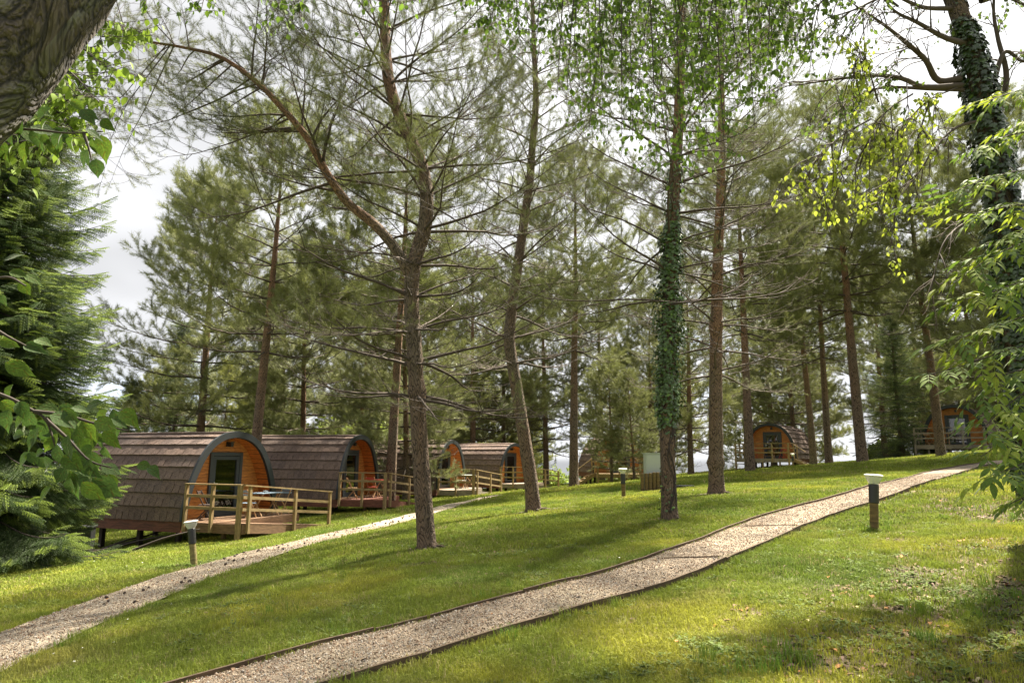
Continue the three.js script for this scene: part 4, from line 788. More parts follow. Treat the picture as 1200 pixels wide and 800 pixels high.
const farPines = [pineTemplate(61, 13, 0.19, { whorls: 18, from: 0.13, len: 3.1, tone: [0.105, 0.115, 0.062] }), pineTemplate(62, 14.5, 0.21, { whorls: 19, from: 0.17, len: 3.4, tone: [0.098, 0.110, 0.055] }), pineTemplate(63, 12, 0.17, { whorls: 17, from: 0.14, len: 2.7, tone: [0.110, 0.122, 0.066], per: 5 }), pineTemplate(64, 14.5, 0.2, { whorls: 15, from: 0.40, len: 3.2, tone: [0.102, 0.115, 0.058] })];
farPines.push(pineTemplate(65, 10.5, 0.15, { whorls: 20, from: 0.05, len: 2.7, tone: [0.142, 0.152, 0.062], per: 5 }));
let copies = 0;
function placeTree(tpl, px, d, s, turn, name, label, category, group) {
  const c = tpl.clone(); c.name = numbered(name); c.position.copy(GD(px, d)); c.rotation.y = turn; c.scale.setScalar(s * (name === 'pine_tree' ? 1.22 : 1)); scene.add(c); tag(c, label, category, group); return c;
}
for (const [px, d, s, k, label] of [
  [300, 28, 1.0, 3, 'reddish pine rising behind the roof between the two nearest pods'], [357, 37, 0.95, 2, 'thin pine rising behind the second pod roof'], [236, 35, 1.0, 1, 'pine behind the nearest pod roof'],
  [460, 31, 1.02, 3, 'pine standing behind the deck with the red table'], [478, 36, 0.9, 2, 'thin pine behind the red table deck, next to a stouter trunk'],
  [555, 56, 1.1, 1, 'distant pine behind the roofs of the two farther pods'], [672, 35, 1.0, 3, 'pine standing clear on the lawn crest beyond the curved trunk'],
  [877, 34, 1.0, 3, 'pine at the crest in front of the hilltop pod with red chairs'], [951, 44, 0.95, 3, 'pine just beyond the shingled flank of the hilltop pod'], [969, 40, 0.9, 3, 'thin pine on the crest right of the hilltop pod'],
  [1008, 34, 1.1, 3, 'stout leaning pine on the crest between the two hilltop pods'], [1100, 34, 0.95, 3, 'slender pine in front of the orange-fronted hilltop pod'],
]) { const o = placeTree(farPines[k], px, d, s, copies++ * 1.9, 'pine_tree', label, 'pine tree', 'pines round the pods'); if (px === 1008) o.rotation.z = 0.035; }
placeTree(farPines[2], 716, 41, 0.5, 2.2, 'pine_tree', 'young pine whose boughs veil the pod behind the electrical cabinet', 'pine tree', 'pines round the pods');
placeTree(farPines[2], 742, 39, 0.42, 0.7, 'pine_tree', 'short young pine just left of the electrical cabinet', 'pine tree', 'pines round the pods');
for (const [px, d, s, k] of [[420, 46, 1.0, 2], [590, 62, 1.15, 0], [640, 60, 1.1, 1], [705, 63, 1.1, 1], [762, 60, 1.1, 2], [808, 54, 1.05, 0], [905, 64, 1.15, 1], [930, 58, 1.0, 0], [1035, 56, 1.05, 0], [1085, 62, 1.1, 1], [1150, 50, 1.1, 0], [1205, 46, 1.05, 2], [330, 54, 1.0, 1], [500, 58, 1.1, 0]])
  placeTree(farPines[k], px, d, s, copies++ * 1.9, 'pine_tree', 'grey-green pine in the far row behind the pods', 'pine tree', 'pines in the far row behind the pods');
for (const [px, d, s] of [[440, 60, 0.8], [475, 66, 0.9], [520, 70, 0.9], [565, 72, 0.95], [612, 66, 0.75], [785, 70, 0.95], [872, 70, 0.9], [950, 68, 0.95], [1070, 72, 1.0], [1110, 66, 0.9], [1145, 70, 1.0], [1185, 62, 1.0], [260, 48, 0.75], [180, 52, 0.8], [310, 62, 0.9]])
  placeTree(farPines[4], px, d, s, copies++ * 1.9, 'pine_tree', 'bushy young pine clothed to the ground at the far edge of the clearing', 'pine tree', 'bushy young pines at the far edge');
for (const [x, d, s, k] of [[22, 29, 1.1, 1], [25, 24, 1.0, 2]])
  { const c = farPines[k].clone(); c.name = numbered('pine_tree'); c.position.copy(onGround(x, -d)); c.rotation.y = copies++ * 1.9; c.scale.setScalar(s); scene.add(c); tag(c, 'pine standing behind the ivy-clad tree at the wood edge', 'pine tree', 'pines at the wood edge'); }

// ------------------------------------------------------------------ spruces
function spruce(root, H, Rad, seed, o) {
  const q = new TreeBuilder(root, seed, [o.geo], o.tone), rg = q.rg, tipTone = o.tip;
  const pts = Array.from({ length: 21 }, (_, k) => V(0, -0.2 + k / 20 * (H + 0.2), 0)); const org = root.position.clone(); root.position.set(0, 0, 0); trunkMesh('trunk', pts, radiiAlong([o.r, o.r * 0.6, 0.02], 20), 10, root, { seed, red: 0 }); root.position.copy(org);
  const base = q.sets[0][1], put = (p, d, up, s, tip) => { const j = 0.65 + 0.6 * rg(), t = tip ? tipTone : o.tone; base.add(p, qFrom(d, up), s * (0.8 + 0.4 * rg()), lin(t[0] * j, t[1] * j, t[2] * j)); };
  for (let y = o.y0; y < H - 0.2; y += o.gap * (0.75 + 0.5 * rg()) * (1 - 0.4 * y / H)) {
    const f = y / H, n = Math.round(lerp(o.per, 4, f)), a0 = rg() * 6;
    for (let b = 0; b < n; b++) {
      if (rg() < 0.1) continue; const a = a0 + b / n * 6.283 + (rg() - 0.5) * 1.0, len = Rad * Math.pow(1 - f, 0.85) * (0.6 + 0.55 * rg()) + 0.15, el = lerp(o.elLow ?? -0.15, 0.55, f) + (rg() - 0.5) * 0.42, d = V(Math.cos(a) * Math.cos(el), Math.sin(el), Math.sin(a) * Math.cos(el)), m = Math.max(3, Math.round(len / o.step)), bp = [V(0, y, 0)]; let p = V(0, y, 0);
      for (let k = 1; k <= m; k++) { d.y += (k / m < 0.6 ? -o.sag : o.sag * 2.2) / m; d.normalize(); p = p.clone().addScaledVector(d, len / m); bp.push(p); }
      q.tube(bp, bp.map((_, k) => 0.006 + len * 0.008 * (1 - k / m)), 4);
      const side = d.clone().cross(UP).normalize();
      for (let k = Math.floor(m * 0.2); k <= m; k++) {
        const ax = (k < m ? bp[k + 1].clone().sub(bp[k]) : d.clone()).normalize(), wide = len * 0.30 * Math.sin(Math.PI * clamp(k / m * 0.85 + 0.1, 0, 1));
        for (const s of [-1, 1]) {
          const cnt = Math.max(1, Math.round(wide / (o.step * 1.1)));
          for (let e = 0; e < cnt; e++) { const pp = bp[k].clone().addScaledVector(side, s * e * wide / cnt).addScaledVector(ax, e * 0.3 * wide / cnt); pp.y -= e * o.hang * wide / cnt + 0.04 * rg(); const dd = ax.clone().multiplyScalar(0.75).addScaledVector(side, s * (0.55 + 0.4 * rg())).add(V(0, -0.25 - o.hang * 0.5 * rg(), 0)).normalize(); put(pp, dd, UP, o.size, e >= cnt - 1 || k >= m - 1 ? rg() < o.tipProb : false); }
        }
        for (let h = 0; h < 2; h++) if (rg() < o.hangProb) put(bp[k].clone(), ax.clone().multiplyScalar(0.3).add(V((rg() - 0.5) * 0.3, -1, (rg() - 0.5) * 0.3)).normalize(), side, o.size, rg() < o.tipProb * 0.5);
        if (k === m) put(bp[k].clone(), ax, UP, o.size, rg() < o.tipProb + 0.2);
      }
    }
  }
  q.finish(spruceMat, M.twigDark);
}
{
  const pos = GD(-38, 15.5), t = thing('spruce_tree', 'tall yellow-green spruce with drooping boughs beside the nearest pod', 'spruce tree', pos);
  spruce(t, 16.5, 3.25, 91, { geo: sprigNear, r: 0.24, y0: 0.55, gap: 0.25, per: 11, step: 0.17, sag: 0.55, hang: 0.55, size: 1.2, tone: [0.050, 0.086, 0.022], tip: [0.17, 0.235, 0.034], tipProb: 0.6, hangProb: 0.9 });
  const tp = new THREE.Group(); spruce(tp, 11, 2.7, 92, { geo: sprigFar, r: 0.2, y0: 0.4, gap: 0.42, per: 7, step: 0.36, sag: 0.45, hang: 0.4, size: 1.0, tone: [0.06, 0.085, 0.028], tip: [0.14, 0.18, 0.045], tipProb: 0.5, hangProb: 0.4 });
  const put = (px, d, s, label) => placeTree(tp, px, d, s, copies++ * 1.7, 'spruce_tree', label, 'spruce tree', 'spruces behind the pods');
  put(205, 42, 1.05, 'dark green spruce behind the nearest pod roof'); put(1055, 47, 0.95, 'dark green spruce left of the orange-fronted hilltop pod'); put(620, 72, 1.1, 'dark spruce far behind the pod at the curved trunk');
  put(150, 33, 0.62, 'small spruce between the tall spruce and the nearest pod'); put(1170, 58, 1.1, 'dark spruce behind the orange-fronted hilltop pod');
}
console.log('conifers done');
// ------------------------------------------------------------------ broadleaf trees close to the camera
const leafTone = (rg, t, v = 0.35) => { const j = 1 - v / 2 + v * rg(); return lin(t[0] * j, t[1] * j, t[2] * j * (0.8 + 0.4 * rg())); };
const leafMats = [[0.080, 0.145, 0.018], [0.052, 0.105, 0.018], [0.13, 0.215, 0.024], [0.064, 0.120, 0.025]].map((c) => { const m = leafMat.clone(); m.color = lin(...c); m.map = leafMap; m.bumpMap = leafMap; m.bumpScale = 0.002; m.transmission = 0.42; return m; });
const bigLeaves = [leafGeo(0.105, 0.068, 0.25, 0.18), leafGeo(0.095, 0.066, 0.35, 0.35), leafGeo(0.115, 0.070, 0.12, 0.28)];
const hangQuat = (dir, rg, tilt = 0.9) => { const y = dir.clone().normalize(), z = V((rg() - 0.5) * tilt, 1, (rg() - 0.5) * tilt).normalize(); let x = y.clone().cross(z); if (x.lengthSq() < 1e-3) x = V(1, 0, 0); x.normalize(); return new THREE.Quaternion().setFromRotationMatrix(new THREE.Matrix4().makeBasis(x, y, x.clone().cross(y))); };

// the leaning tree whose mossy trunk crosses the corner and whose limb reaches overhead
{
  const foot = onGround(-2.75, -1.35), root = thing('leaning_tree', 'rough-barked leaning broadleaf tree with large green leaves close by', 'tree', foot), rg = rngOf(611);
  const pts = curve([foot.clone().add(V(0, -0.1, 0)), foot.clone().add(V(0, 0.3, 0)), V(-2.62, 1.6, -1.65), P(-62, 100, 2.45), P(20, 5, 2.55), P(100, -85, 2.7), V(-0.6, 5.6, -3.4), V(0.7, 7.0, -4.9), V(2.4, 7.9, -6.6), V(4.2, 8.3, -8.2), V(6, 8.6, -9.6)], 90);
  const R = radiiAlong([0.33, 0.27, 0.26, 0.255, 0.25, 0.24, 0.2, 0.14, 0.10, 0.06, 0.015], 90);
  const mb = new MB(), L = pts.map((p) => p.clone().sub(foot));
  mb.tube(L, R, 30, { uw: 3, vs: 1.2, cap: true, radius: (k, s, r, v, a) => r * (1 + 0.10 * perlin.noise(Math.cos(a) * 2, v * 2.2, Math.sin(a) * 2) + 0.08 * Math.abs(perlin.noise(Math.cos(a) * 5, v * 4, Math.sin(a) * 5)) + 0.05 * perlin.noise(Math.cos(a) * 12, v * 13, Math.sin(a) * 12)), color: (k, s, v) => { const m = smooth(perlin.noise(s * 0.5, v * 2.4, 3.3) + 0.6 * perlin.noise(s * 1.1, v * 7, 1.3), 0.1, 0.4), e = smooth(perlin.noise(s * 0.9, v * 6, 8.3), 0.2, 0.45); const c = [lerp(0.085, 0.08, m), lerp(0.068, 0.082, m), lerp(0.050, 0.04, m)]; return c.map((x, i) => lerp(x, [0.17, 0.17, 0.145][i], e * 0.6)); } });
  mb.build('trunk', M.bark, root, true);
  const wood = new MB(), small = new Inst(), leafN = leafGeo(0.065, 0.042, 0.25, 0.2);
  // hanging sprays of small leaves below the overhead limb
  const spray = (a, b, n, tone, sz = 1, sag = 0.2) => {
    const m = a.clone().lerp(b, 0.5).add(V(0, sag * a.distanceTo(b), 0)), cp = curve([a, m, b], 10); wood.tube(cp.map((p) => p.clone().sub(foot)), cp.map((_, k) => 0.011 - 0.0008 * k), 4);
    for (let k = 0; k < n * 1.35; k++) {
      const t = 0.08 + 0.92 * rg(), u = t * 10, i = Math.min(9, Math.floor(u)), p = cp[i].clone().lerp(cp[i + 1], u - i), d = V((rg() - 0.5) * 2, 0.1 - 0.6 * rg(), rg() - 0.5).normalize(), len = 0.08 + rg() * 0.45, e = p.clone().addScaledVector(d, len);
      wood.tube([p.clone().sub(foot), e.clone().sub(foot)], [0.0035, 0.002], 3);
      const m2 = 2 + Math.floor(rg() * 4); for (let q = 0; q < m2; q++) { const lp = p.clone().lerp(e, 0.25 + 0.75 * q / m2), ld = V((rg() - 0.5) * 1.5, -0.7 - 0.5 * rg(), (rg() - 0.5) * 1.5).normalize(); small.add(lp.sub(foot), hangQuat(ld, rg, 1.4), (0.75 + 0.6 * rg()) * sz, leafTone(rg, tone, 0.6)); }
    }
  };
  const T1 = [0.118, 0.195, 0.023];
  // [from px, py] just above the frame to [px, py], distance, leaves
  for (const [ax, bx, by, d, n] of [[590, 575, 30, 7.2, 26], [600, 610, 55, 7.0, 28], [640, 628, 42, 7.4, 24], [560, 545, 8, 7.0, 14], [680, 672, 60, 7.4, 34], [700, 706, 110, 7.2, 44], [720, 690, 150, 7.6, 40], [735, 742, 165, 7.4, 52], [760, 770, 190, 7.2, 56], [770, 745, 120, 7.8, 46], [790, 800, 205, 7.4, 56], [810, 830, 170, 7.6, 52], [835, 850, 190, 7.2, 48], [850, 870, 120, 7.6, 44], [870, 885, 150, 7.5, 40], [890, 915, 100, 7.8, 38], [910, 935, 60, 7.8, 34], [930, 955, 90, 8.0, 24], [780, 812, 90, 7.0, 46], [655, 668, 20, 7.6, 26], [820, 790, 60, 7.0, 44], [745, 715, 60, 7.3, 42], [845, 825, 80, 7.2, 40], [880, 905, 30, 7.5, 30], [940, 975, 30, 8, 20],
    [250, 235, 14, 6.2, 12], [330, 325, 22, 6.6, 16], [345, 352, 30, 6.4, 12], [180, 170, 8, 6.0, 12], [460, 452, 22, 7.0, 10], [420, 428, 6, 7.0, 10]]) spray(P(ax, -40 - 30 * rg(), d + 0.3), P(bx, by, d), n, T1, 1, 0.05);
  for (const [ax, bx, by, d] of [[690, 640, -10, 7.5], [640, 590, -10, 7.3], [840, 790, -30, 7.4], [900, 960, -20, 7.9]]) spray(P(ax, -60, d + 0.4), P(bx, by - 8, d), 20, T1, 1, 0.1);
  for (let k = 0; k < 20; k++) { const ax = 560 + rg() * 400, d = 6.9 + rg() * 2.4, reach = 30 + 170 * Math.sin(Math.PI * clamp((ax - 540) / 440, 0.05, 0.98)) * (0.35 + 0.65 * rg()); spray(P(ax, -50 - 20 * rg(), d + 0.2), P(ax + (rg() - 0.35) * 50, reach, d), 8 + Math.round(reach / 12), T1, 0.95, 0.06); }
  // boughs carrying those sprays up to the limb
  for (const [px, d] of [[600, 7.2], [700, 7.4], [770, 7.3], [830, 7.4], [900, 7.7], [320, 6.5], [230, 6.2], [450, 7]]) { const a = P(px, -45, d), b = pts[Math.round(60 + 20 * clamp((px - 500) / 500, -0.4, 1))], cp = curve([b, b.clone().lerp(a, 0.5).add(V(0, 0.5, 0)), a], 10); wood.tube(cp.map((p) => p.clone().sub(foot)), cp.map((_, k) => 0.035 - 0.0024 * k), 6); }
  // mid-distance leaves of the same tree behind the trunk
  for (const [ax, ay, bx, by, d, n] of [[70, 40, 130, 90, 5.0, 26], [60, 70, 115, 120, 4.8, 26], [90, 20, 165, 40, 5.3, 22], [30, 130, 105, 110, 4.6, 26], [40, 110, 90, 160, 4.7, 24], [110, 10, 120, 60, 5.2, 20], [10, 170, 60, 165, 4.4, 20]]) spray(P(ax, ay, d + 0.2), P(bx, by, d), n, [0.19, 0.28, 0.03], 1.0, 0.05);
  wood.build('branchwork', M.twigDark, root).userData.kind = 'stuff';
  small.build('small_leaves', leafN, leafMat, root);
  // large leaves near the camera, each its own piece
  const put = (px, py, d, size, ang, face) => { const p = P(px, py, d), m = mesh('leaf', bigLeaves[Math.floor(rg() * 3)], leafMats[Math.floor(rg() * 4)], root); const down = V(Math.cos(ang), -Math.sin(ang), (rg() - 0.5) * 0.5).normalize(); m.position.copy(p.sub(foot)); m.quaternion.copy((() => { const y = down, z = V((rg() - 0.5) * 0.9, face, 1 - 0.3 * face).normalize(), x = y.clone().cross(z).normalize(); return new THREE.Quaternion().setFromRotationMatrix(new THREE.Matrix4().makeBasis(x, y, x.clone().cross(y))); })()); const sz = size * d / FOC / 0.105; m.scale.set(sz * (0.75 + 0.4 * rg()), sz, sz * (0.6 + 1.6 * rg())); };
  const D = 2.6;
  const twigs2 = [[[-30, 150], [40, 152], [80, 156], [120, 154]], [[98, 157], [103, 172], [107, 188]], [[-20, 455], [15, 468], [40, 482], [52, 490], [62, 515], [68, 540]], [[40, 482], [75, 486], [110, 496], [150, 505]], [[52, 490], [80, 515], [105, 540], [130, 548]], [[-15, 380], [10, 395], [30, 405]], [[-20, 330], [10, 325], [30, 335]]];
  for (const tw of twigs2) { const cp = curve(tw.map(([x, y]) => P(x, y, D)), 12), b = new MB(); b.tube(cp.map((p) => p.clone().sub(foot)), cp.map((_, k) => 0.0075 - 0.0004 * k), 6); b.build('branch', M.twigDark, root); }
  { const b = new MB(), c1 = curve([P(-62, 100, 2.45), P(-90, 300, 2.3), P(-60, 420, 2.5), P(-20, 455, D)], 14); b.tube(c1.map((p) => p.clone().sub(foot)), c1.map((_, k) => 0.03 - 0.0015 * k), 7); const c2 = curve([P(-90, 300, 2.3), P(-50, 320, 2.5), P(-20, 330, D)], 8); b.tube(c2.map((p) => p.clone().sub(foot)), c2.map(() => 0.009), 5); const c3 = curve([P(-60, 120, 2.4), P(-40, 145, 2.5), P(-30, 150, D)], 8); b.tube(c3.map((p) => p.clone().sub(foot)), c3.map(() => 0.009), 5); const c4 = curve([P(-75, 380, 2.4), P(-40, 376, 2.5), P(-15, 380, D)], 8); b.tube(c4.map((p) => p.clone().sub(foot)), c4.map(() => 0.009), 5); b.build('branch', M.twigDark, root); }
  for (const [px, py, s, a, f] of [
    // upper cluster: [px, py, size px, direction (0 = right, 1.57 = down), facing up]
    [112, 186, 34, 1.45, 0.2], [118, 158, 34, 1.3, 0.3], [107, 162, 24, 1.6, 0.4], [95, 128, 34, 0.75, 0.3], [82, 118, 34, 0.5, 0.3], [118, 140, 26, 0.7, 0.3], [80, 150, 26, 2.6, 0.6], [100, 152, 24, 0.3, 0.7], [70, 155, 30, 1.9, 0.3], [55, 140, 28, 2.4, 0.4], [40, 150, 32, 1.3, 0.3], [25, 140, 34, 2.0, 0.2], [60, 165, 28, 1.1, 0.3], [30, 165, 36, 1.7, 0.2], [10, 150, 38, 1.5, 0.2], [85, 160, 26, 2.0, 0.4], [48, 158, 30, 0.8, 0.4], [0, 165, 40, 1.2, 0.2], [15, 170, 32, 2.2, 0.4], [45, 125, 24, 2.9, 0.4],
    // lower cluster
    [42, 478, 30, 0.1, 0.5], [58, 486, 34, 0.2, 0.7], [35, 482, 36, 1.6, 0.2], [55, 492, 34, 2.2, 0.2], [70, 480, 34, 0.5, 0.3], [82, 478, 30, 0.1, 0.8], [95, 492, 36, 0.9, 0.4], [110, 494, 34, 0.2, 0.5], [130, 490, 34, 0.4, 0.6], [140, 482, 32, 0.5, 0.6], [64, 512, 36, 2.1, 0.2], [66, 520, 36, 1.2, 0.3], [80, 510, 36, 1.8, 0.2], [90, 500, 30, 1.3, 0.3], [72, 535, 34, 0.5, 0.3], [62, 540, 38, 2.7, 0.3], [76, 548, 32, 2.0, 0.2], [92, 545, 36, 0.4, 0.4], [104, 538, 30, 1.4, 0.4], [118, 545, 28, 0.3, 0.7], [82, 560, 34, 1.5, 0.2], [95, 565, 40, 0.7, 0.3], [108, 560, 42, 0.65, 0.2], [160, 545, 26, 0.1, 0.6], [172, 548, 24, 0.4, 0.9], [60, 570, 34, 2.4, 0.3], [45, 500, 34, 1.9, 0.3], [30, 490, 32, 2.6, 0.4], [22, 470, 30, 1.1, 0.4], [100, 478, 28, 5.9, 0.6], [120, 505, 34, 0.8, 0.2], [52, 528, 30, 2.8, 0.4], [86, 528, 36, 1.0, 0.2], [70, 498, 30, 0.9, 0.3], [128, 555, 26, 1.2, 0.4], [0, 398, 32, 0.3, 0.3], [5, 425, 36, 0.4, 0.3], [28, 404, 34, 0.2, 0.5], [40, 398, 36, 0.15, 0.9], [10, 318, 30, 0.2, 0.5], [22, 330, 26, 0.9, 0.4], [4, 305, 28, 5.8, 0.6], [28, 322, 26, 0.3, 0.7], [2, 345, 26, 1.2, 0.3], [15, 450, 30, 1.8, 0.3], [0, 470, 36, 0.6, 0.4], [10, 480, 34, 1.6, 0.3]]) put(px, py, D + (rg() - 0.5) * 0.35, s * (0.62 + 0.3 * rg()), a, f);
  for (let k = 0; k < 46; k++) { const u = rg(), low = k < 34; put(low ? 25 + u * 115 : 10 + u * 95, low ? 478 + rg() * 85 * (1 - Math.abs(u - 0.45)) : 118 + rg() * 60, D + 0.1 + rg() * 0.7, 16 + 18 * rg(), rg() * 3.1, 0.2 + 0.5 * rg()); }
}

// the ivy-clad tree at the right edge: bare limbs above, ivy round the stem
{
  const foot = GD(1222, 8.6), D = 8.6, root = thing('ivy_tree', 'tall tree at the wood edge, its trunk thick with dark ivy', 'tree', foot), rg = rngOf(808);
  const pts = curve([foot.clone().add(V(0, -0.15, 0)), P(1214, 560, D), P(1200, 450, D), P(1190, 350, D), P(1178, 262, D), P(1165, 190, D), P(1152, 120, D), P(1140, 62, D), P(1122, 8, D), P(1100, -60, D), P(1080, -140, D + 0.3), P(1065, -250, D + 0.5)], 70), R = radiiAlong([0.19, 0.17, 0.155, 0.14, 0.125, 0.115, 0.10, 0.07, 0.02], 70);
  trunkMesh('trunk', pts, R, 16, root, { seed: 5, red: 0, dark: 0.8 });
  ivyOn(root, pts.slice(4, 44), R.slice(4, 44), 6000, 0.07, 0.085, 809, [0.030, 0.052, 0.014]);
  ivyOn(root, pts.slice(44, 60), R.slice(44, 60), 260, 0.06, 0.05, 811, [0.038, 0.062, 0.018]);
  const wood = new MB(), small = new Inst(), leafS = leafGeo(0.05, 0.032, 0.2, 0.2), pale = new Inst();
  const limb = (pix, r0, name) => { const cp = curve(pix.map(([x, y, dd]) => P(x, y, D + (dd ?? 0))), 26), b = new MB(); b.tube(cp.map((p) => p.clone().sub(foot)), cp.map((_, k) => r0 * (1 - 0.8 * k / 26)), 7); b.build('limb', M.twig, root); return cp; };
  const twigsOn = (cp, n, len, leaves, tone, set) => {
    for (let k = 0; k < n; k++) {
      const u = (0.2 + 0.8 * rg()) * 26, i = Math.min(25, Math.floor(u)), p = cp[i].clone().lerp(cp[i + 1], u - i), ax = cp[i + 1].clone().sub(cp[i]).normalize(), d = ax.multiplyScalar(0.8).add(V(rg() - 0.5, rg() - 0.75, rg() - 0.5).multiplyScalar(1.3)).normalize(), L = len * (0.4 + 0.8 * rg()), m = p.clone().addScaledVector(d, L * 0.5).add(V(0, 0.06 * L, 0)), e = p.clone().addScaledVector(d, L).add(V(0, -0.22 * L, 0)), tp = curve([p, m, e], 6);
      wood.tube(tp.map((q) => q.clone().sub(foot)), tp.map((_, k2) => 0.009 - 0.001 * k2), 4);
      for (let w = 0; w < 5; w++) { const b = tp[1 + Math.floor(rg() * 5)], sd = d.clone().add(V(rg() - 0.5, rg() - 0.7, rg() - 0.5).multiplyScalar(1.6)).normalize(), e2 = b.clone().addScaledVector(sd, L * (0.2 + 0.35 * rg())); wood.tube([b, b.clone().lerp(e2, 0.5).add(V(0, -0.02, 0)), e2].map((q) => q.clone().sub(foot)), [0.005, 0.0035, 0.002], 3); for (let h = 0; h < leaves; h++) { const lp = b.clone().lerp(e2, 0.2 + 0.8 * rg()).add(V(rg() - 0.5, rg() - 0.5, rg() - 0.5).multiplyScalar(0.06)), ld = V((rg() - 0.5) * 1.6, -0.4 - 0.6 * rg(), (rg() - 0.5) * 1.6).normalize(); set.add(lp.sub(foot), hangQuat(ld, rg, 1.2), 0.8 + 0.7 * rg(), leafTone(rg, tone, 0.5)); } }
    }
  };
  const tA = [0.11, 0.17, 0.03], tB = [0.36, 0.43, 0.05];
  for (const [pix, r, n, len, lv] of [
    [[[1126, 92], [1100, 94], [1085, 70, -0.2], [1060, 48, -0.3], [1035, 28, -0.5], [1005, 8, -0.6]], 0.05, 14, 0.9, 0], [[[1128, 100], [1080, 101, -0.2], [1058, 92, -0.3], [1030, 88, -0.4], [985, 92, -0.5], [945, 98, -0.6]], 0.045, 14, 0.8, 1],
    [[[1138, 52], [1108, 44, -0.2], [1075, 26, -0.3], [1048, 12, -0.5], [1030, -10, -0.6]], 0.045, 12, 0.9, 0], [[[1130, 105], [1090, 104], [1045, 102], [1015, 108, -0.3], [985, 125, -0.4]], 0.03, 14, 0.8, 1],
    [[[1160, 170], [1180, 90, 0.1], [1170, 45, 0.1], [1165, 15, 0.1], [1168, -30, 0.1]], 0.055, 12, 0.8, 1], [[[1165, 95], [1180, 60], [1200, 72], [1230, 60]], 0.04, 8, 0.7, 1], [[[1120, 10], [1080, 8, -0.2], [1045, -5, -0.4], [1000, 12, -0.6], [975, 20, -0.7]], 0.035, 14, 0.8, 1],
    [[[1155, 140], [1120, 150, -0.2], [1095, 175, -0.3], [1075, 205, -0.4], [1055, 230, -0.5]], 0.022, 12, 0.6, 0], [[[1172, 250], [1130, 262, -0.3], [1108, 282, -0.5], [1098, 310, -0.6], [1092, 340, -0.7]], 0.02, 10, 0.5, 0], [[[1150, 0], [1175, -5], [1210, 10]], 0.05, 6, 0.7, 1], [[[1112, -20], [1060, -30], [1010, -20, -0.3], [960, 5, -0.6], [950, 40, -0.7]], 0.03, 14, 0.8, 1]]) twigsOn(limb(pix, r), n, len, lv * 3, tA, small);
  for (const [pix, n] of [[[[1128, 100], [1085, 120, -0.3], [1055, 150, -0.5], [1030, 160, -0.6]], 26], [[[1090, 118, -0.3], [1070, 175, -0.4], [1050, 205, -0.5], [1028, 238, -0.6]], 26], [[[1070, 110, -0.3], [1040, 130, -0.5], [1000, 190, -0.8], [965, 208, -0.9]], 22], [[[1030, 120, -0.5], [1010, 60, -0.7], [1000, 90, -0.8]], 16], [[[1020, 140, -0.6], [985, 160, -0.8], [955, 190, -0.9]], 14]]) twigsOn(limb(pix, 0.012), Math.round(n * 0.8), 0.75, 4, tB, pale);
  wood.build('branchwork', M.twig, root).userData.kind = 'stuff';
  small.build('small_leaves', leafS, leafMat, root); pale.build('pale_leaves', leafGeo(0.056, 0.036, 0.15, 0.2), leafMat, root);
}

